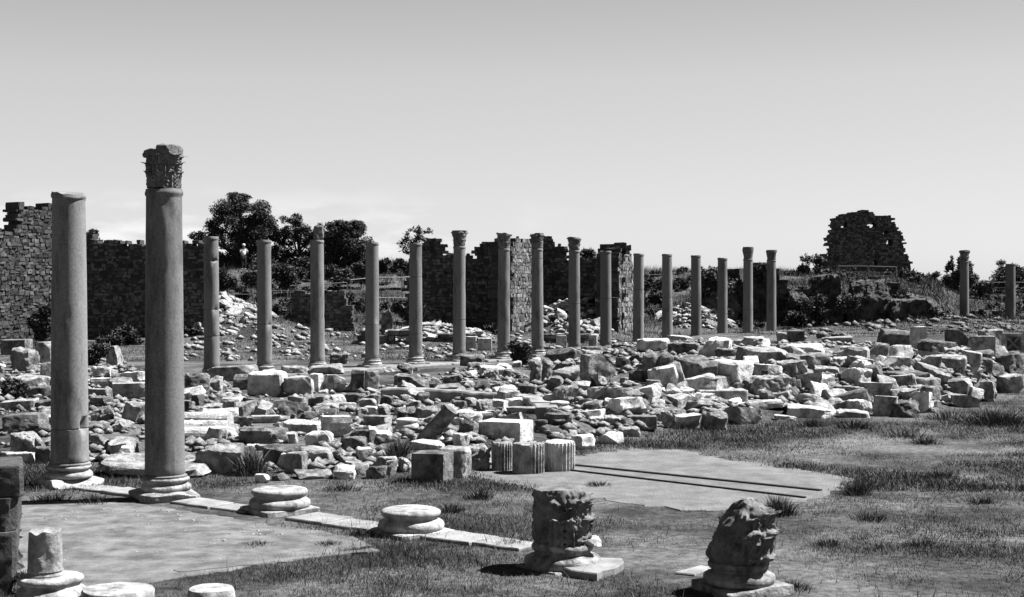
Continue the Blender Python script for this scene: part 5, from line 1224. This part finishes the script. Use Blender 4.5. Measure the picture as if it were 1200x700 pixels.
# ------------------------------------------------------------------ fences
def fence(pts, label, hpx):
    """temporary mesh panels standing on the slope; pts photo px of feet with distance"""
    for i in range(len(pts)-1):
        (p0, b0, Y0), (p1, b1, Y1) = pts[i], pts[i+1]
        A = Vector((xat(p0, Y0), Y0, zat(b0, Y0))); B = Vector((xat(p1, Y1), Y1, zat(b1, Y1))); B = A+(B-A)*.96
        H = hpx*Y0/FPX; fr = empty('mesh_fence', A); tag(fr, label[i] if isinstance(label, list) else label, 'fence', 'wire mesh fence panels on the hill')
        d = B-A; U = Vector((0, 0, H)); mb = MB()
        for a, b in [(Vector((0, 0, -.8)), U), (d+Vector((0, 0, -.8)), d+U), (U, d+U), (Vector((0, 0, .06)), d+Vector((0, 0, .06)))]: mb.tube([a, b], .026, 6)
        mb.build('frame', M['steel'], fr); mb = MB(); L = d.length
        for k in range(1, int(L/.3)): q = d*(k*.3/L); mb.tube([q+Vector((0, 0, .06)), q+U], .004, 3)
        for k in range(1, int(H/.25)): mb.tube([Vector((0, 0, k*.25)), d+Vector((0, 0, k*.25))], .004, 3)
        mb.build('wire_mesh', M['steel'], fr)
fence([(262,371,96), (298.5,371,96)], 'low mesh fence panel right of the first far column', 26)
fence([(318,367,97), (338,367,97)], 'mesh fence panel right of the second far column', 26)
fence([(340,362,98), (374,360,98.5), (408,358,99)], ['mesh fence panel left of the broken-block column', 'mesh fence panel right of the broken-block column'], 27)
fence([(411,353,100), (441,350,101), (472,350,102), (497,349,103)], ['mesh fence panel left of the fourth far column', 'mesh fence panel right of the fourth far column', 'mesh fence panel left of the dark stepped ruin'], 25)
fence([(982,330,120), (1018,330,120), (1052,331,120)], ['mesh fence panel before the left half of the tower', 'mesh fence panel before the right half of the tower'], 18)
fence([(1152,352,122), (1190,352,122), (1225,352,122)], ['mesh fence panel left of the rightmost column', 'mesh fence panel right of the rightmost column'], 21)
fence([(757,352,112), (777,352,112)], 'mesh fence panel in the gap right of the overhanging pier', 30)

# ------------------------------------------------------------------ the visitor on the hill
def skin_obj(name, J, E, parent, m, sub=2):
    me = bpy.data.meshes.new(name); me.from_pydata([j[0] for j in J], E, []); o = bpy.data.objects.new(name, me); COL.objects.link(o)
    o.modifiers.new('s', 'SKIN'); o.modifiers.new('u', 'SUBSURF').levels = sub
    sv = me.skin_vertices[0].data
    for i, j in enumerate(J): sv[i].radius = (j[1], j[2] if len(j) > 2 else j[1])
    sv[0].use_root = True
    dg = bpy.context.evaluated_depsgraph_get(); m2 = bpy.data.meshes.new_from_object(o.evaluated_get(dg)); bpy.data.objects.remove(o)
    m2.materials.clear(); m2.materials.append(M[m]); m2.polygons.foreach_set('use_smooth', np.ones(len(m2.polygons), bool))
    return link(name, m2, parent)
Yp = 106.0; xp = xat(285.5, Yp); zp = zat(316.5, Yp)
pe = empty('person', (xp, Yp, zp), .5); tag(pe, 'person in white shirt, white cap and dark trousers raising a camera under the tree', 'person')
J = [((0,0,.95),.15,.11),((0,0,1.15),.135,.10),((0,0,1.36),.17,.10),((0,0,1.47),.06),((0,-.02,1.56),.07),((0,-.02,1.66),.085,.10),((0,-.01,1.74),.06),
     ((-.20,0,1.40),.055),((-.27,-.10,1.16),.045),((-.16,-.28,1.38),.034),((-.12,-.33,1.46),.038),((.20,0,1.40),.055),((.28,-.08,1.16),.045),((.15,-.28,1.38),.034),((.10,-.33,1.46),.038),
     ((-.10,0,.88),.09),((-.11,-.02,.48),.062),((-.12,.02,.09),.045),((-.13,-.12,.04),.04),((.10,0,.88),.09),((.11,-.02,.48),.062),((.12,.03,.09),.045),((.13,-.11,.04),.04)]
E = [(0,1),(1,2),(2,3),(3,4),(4,5),(5,6),(2,7),(7,8),(8,9),(9,10),(2,11),(11,12),(12,13),(13,14),(0,15),(15,16),(16,17),(17,18),(0,19),(19,20),(20,21),(21,22)]
skin_obj('body', J, E, pe, 'skin')
skin_obj('shirt', [((0,0,.90),.19,.14),((0,0,1.15),.17,.13),((0,0,1.37),.19,.125),((0,0,1.46),.075),((-.21,0,1.41),.075),((-.26,-.06,1.24),.065),((.21,0,1.41),.075),((.27,-.05,1.24),.065)], [(0,1),(1,2),(2,3),(2,4),(4,5),(2,6),(6,7)], pe, 'white')
skin_obj('trousers', [((0,0,.93),.17,.13),((-.10,0,.86),.11),((-.11,-.02,.48),.08),((-.12,.02,.08),.065),((.10,0,.86),.11),((.11,-.02,.48),.08),((.12,.03,.08),.065)], [(0,1),(1,2),(2,3),(0,4),(4,5),(5,6)], pe, 'black')
V, F = lathe([(0, -.02), (.112, -.02), (.118, .02), (.10, .08), (.05, .115), (0, .12)], 20); V[:,1] *= 1.1; hat = link('cap', mesh_np('cap', V, F, 'white', 40), pe, (0, -.02, 1.71))
mb = MB(); mb.box((0, 0, 0), (.13, .09, .09)); mb.tube([(0, -.04, 0), (0, -.12, 0)], .035, 10)
c_ = mb.build('camera_body', M['black']); c_.location = (xp+.16*math.sin(.5)*1.6, Yp-.31, zp+1.5); c_.rotation_euler = (0, 0, .5); c_.name = 'handheld_camera'; tag(c_, 'black camera held up to the face by the person in white', 'camera')

# ------------------------------------------------------------------ sky, sun, view
EL, AZ = math.radians(54), math.radians(76)
w = bpy.data.worlds.new('World'); SC.world = w; w.use_nodes = True; nt = w.node_tree; nd = nt.nodes; L = nt.links
bg = nd['Background']; sky = nd.new('ShaderNodeTexSky'); sky.sky_type = 'NISHITA'; sky.sun_disc = False; sky.sun_elevation = EL; sky.sun_rotation = AZ; sky.air_density = 1.0; sky.dust_density = .6; sky.ozone_density = 1
sp = nd.new('ShaderNodeSeparateColor'); L.new(sky.outputs[0], sp.inputs[0])
tc = nd.new('ShaderNodeTexCoord'); sx = nd.new('ShaderNodeSeparateXYZ'); L.new(tc.outputs['Generated'], sx.inputs[0])
# cumulus low over the horizon
mp = nd.new('ShaderNodeMapping'); mp.inputs['Scale'].default_value = (15, 15, 52); L.new(tc.outputs['Generated'], mp.inputs[0])
cn = nd.new('ShaderNodeTexNoise'); cn.inputs['Scale'].default_value = 1.0; cn.inputs['Detail'].default_value = 7; cn.inputs['Roughness'].default_value = .55; L.new(mp.outputs[0], cn.inputs['Vector'])
cr = nd.new('ShaderNodeMapRange'); cr.inputs[1].default_value = .47; cr.inputs[2].default_value = .60; L.new(cn.outputs['Fac'], cr.inputs[0])
hb = nd.new('ShaderNodeMapRange'); hb.inputs[1].default_value = .062; hb.inputs[2].default_value = .03; L.new(sx.outputs['Z'], hb.inputs[0])
lf = nd.new('ShaderNodeMapRange'); lf.inputs[1].default_value = .06; lf.inputs[2].default_value = -.12; L.new(sx.outputs['X'], lf.inputs[0])
m1 = nd.new('ShaderNodeMath'); m1.operation = 'MULTIPLY'; L.new(cr.outputs[0], m1.inputs[0]); L.new(hb.outputs[0], m1.inputs[1])
m2 = nd.new('ShaderNodeMath'); m2.operation = 'MULTIPLY'; L.new(m1.outputs[0], m2.inputs[0]); L.new(lf.outputs[0], m2.inputs[1])
SKYPOW = .45; SKYMUL = .70*6**(1-SKYPOW)
pw = nd.new('ShaderNodeMath'); pw.operation = 'POWER'; L.new(sp.outputs[0], pw.inputs[0]); pw.inputs[1].default_value = SKYPOW
ml = nd.new('ShaderNodeMath'); ml.operation = 'MULTIPLY'; L.new(pw.outputs[0], ml.inputs[0]); ml.inputs[1].default_value = SKYMUL
cl = nd.new('ShaderNodeMath'); cl.operation = 'MULTIPLY_ADD'; L.new(m2.outputs[0], cl.inputs[0]); cl.inputs[1].default_value = .24; cl.inputs[2].default_value = 1
fm = nd.new('ShaderNodeMath'); fm.operation = 'MULTIPLY'; L.new(ml.outputs[0], fm.inputs[0]); L.new(cl.outputs[0], fm.inputs[1])
zd = nd.new('ShaderNodeMapRange'); zd.inputs[1].default_value = .13; zd.inputs[2].default_value = .45; zd.inputs[3].default_value = 1; zd.inputs[4].default_value = .15; L.new(sx.outputs['Z'], zd.inputs[0])
fz = nd.new('ShaderNodeMath'); fz.operation = 'MULTIPLY'; L.new(fm.outputs[0], fz.inputs[0]); L.new(zd.outputs[0], fz.inputs[1])
L.new(fz.outputs[0], bg.inputs['Color']); bg.inputs['Strength'].default_value = .055
sl = bpy.data.lights.new('sun', 'SUN'); sl.energy = 5.0; sl.angle = math.radians(.5); so = bpy.data.objects.new('sun', sl); COL.objects.link(so)
sv = Vector((math.sin(AZ)*math.cos(EL), math.cos(AZ)*math.cos(EL), math.sin(EL))); so.rotation_euler = sv.to_track_quat('Z', 'Y').to_euler(); so.location = (40, 10, 60)
vs = SC.view_settings; vs.view_transform = 'Standard'; vs.look = 'None'; vs.gamma = 1; vs.exposure = 1.8
SC.render.film_transparent = False
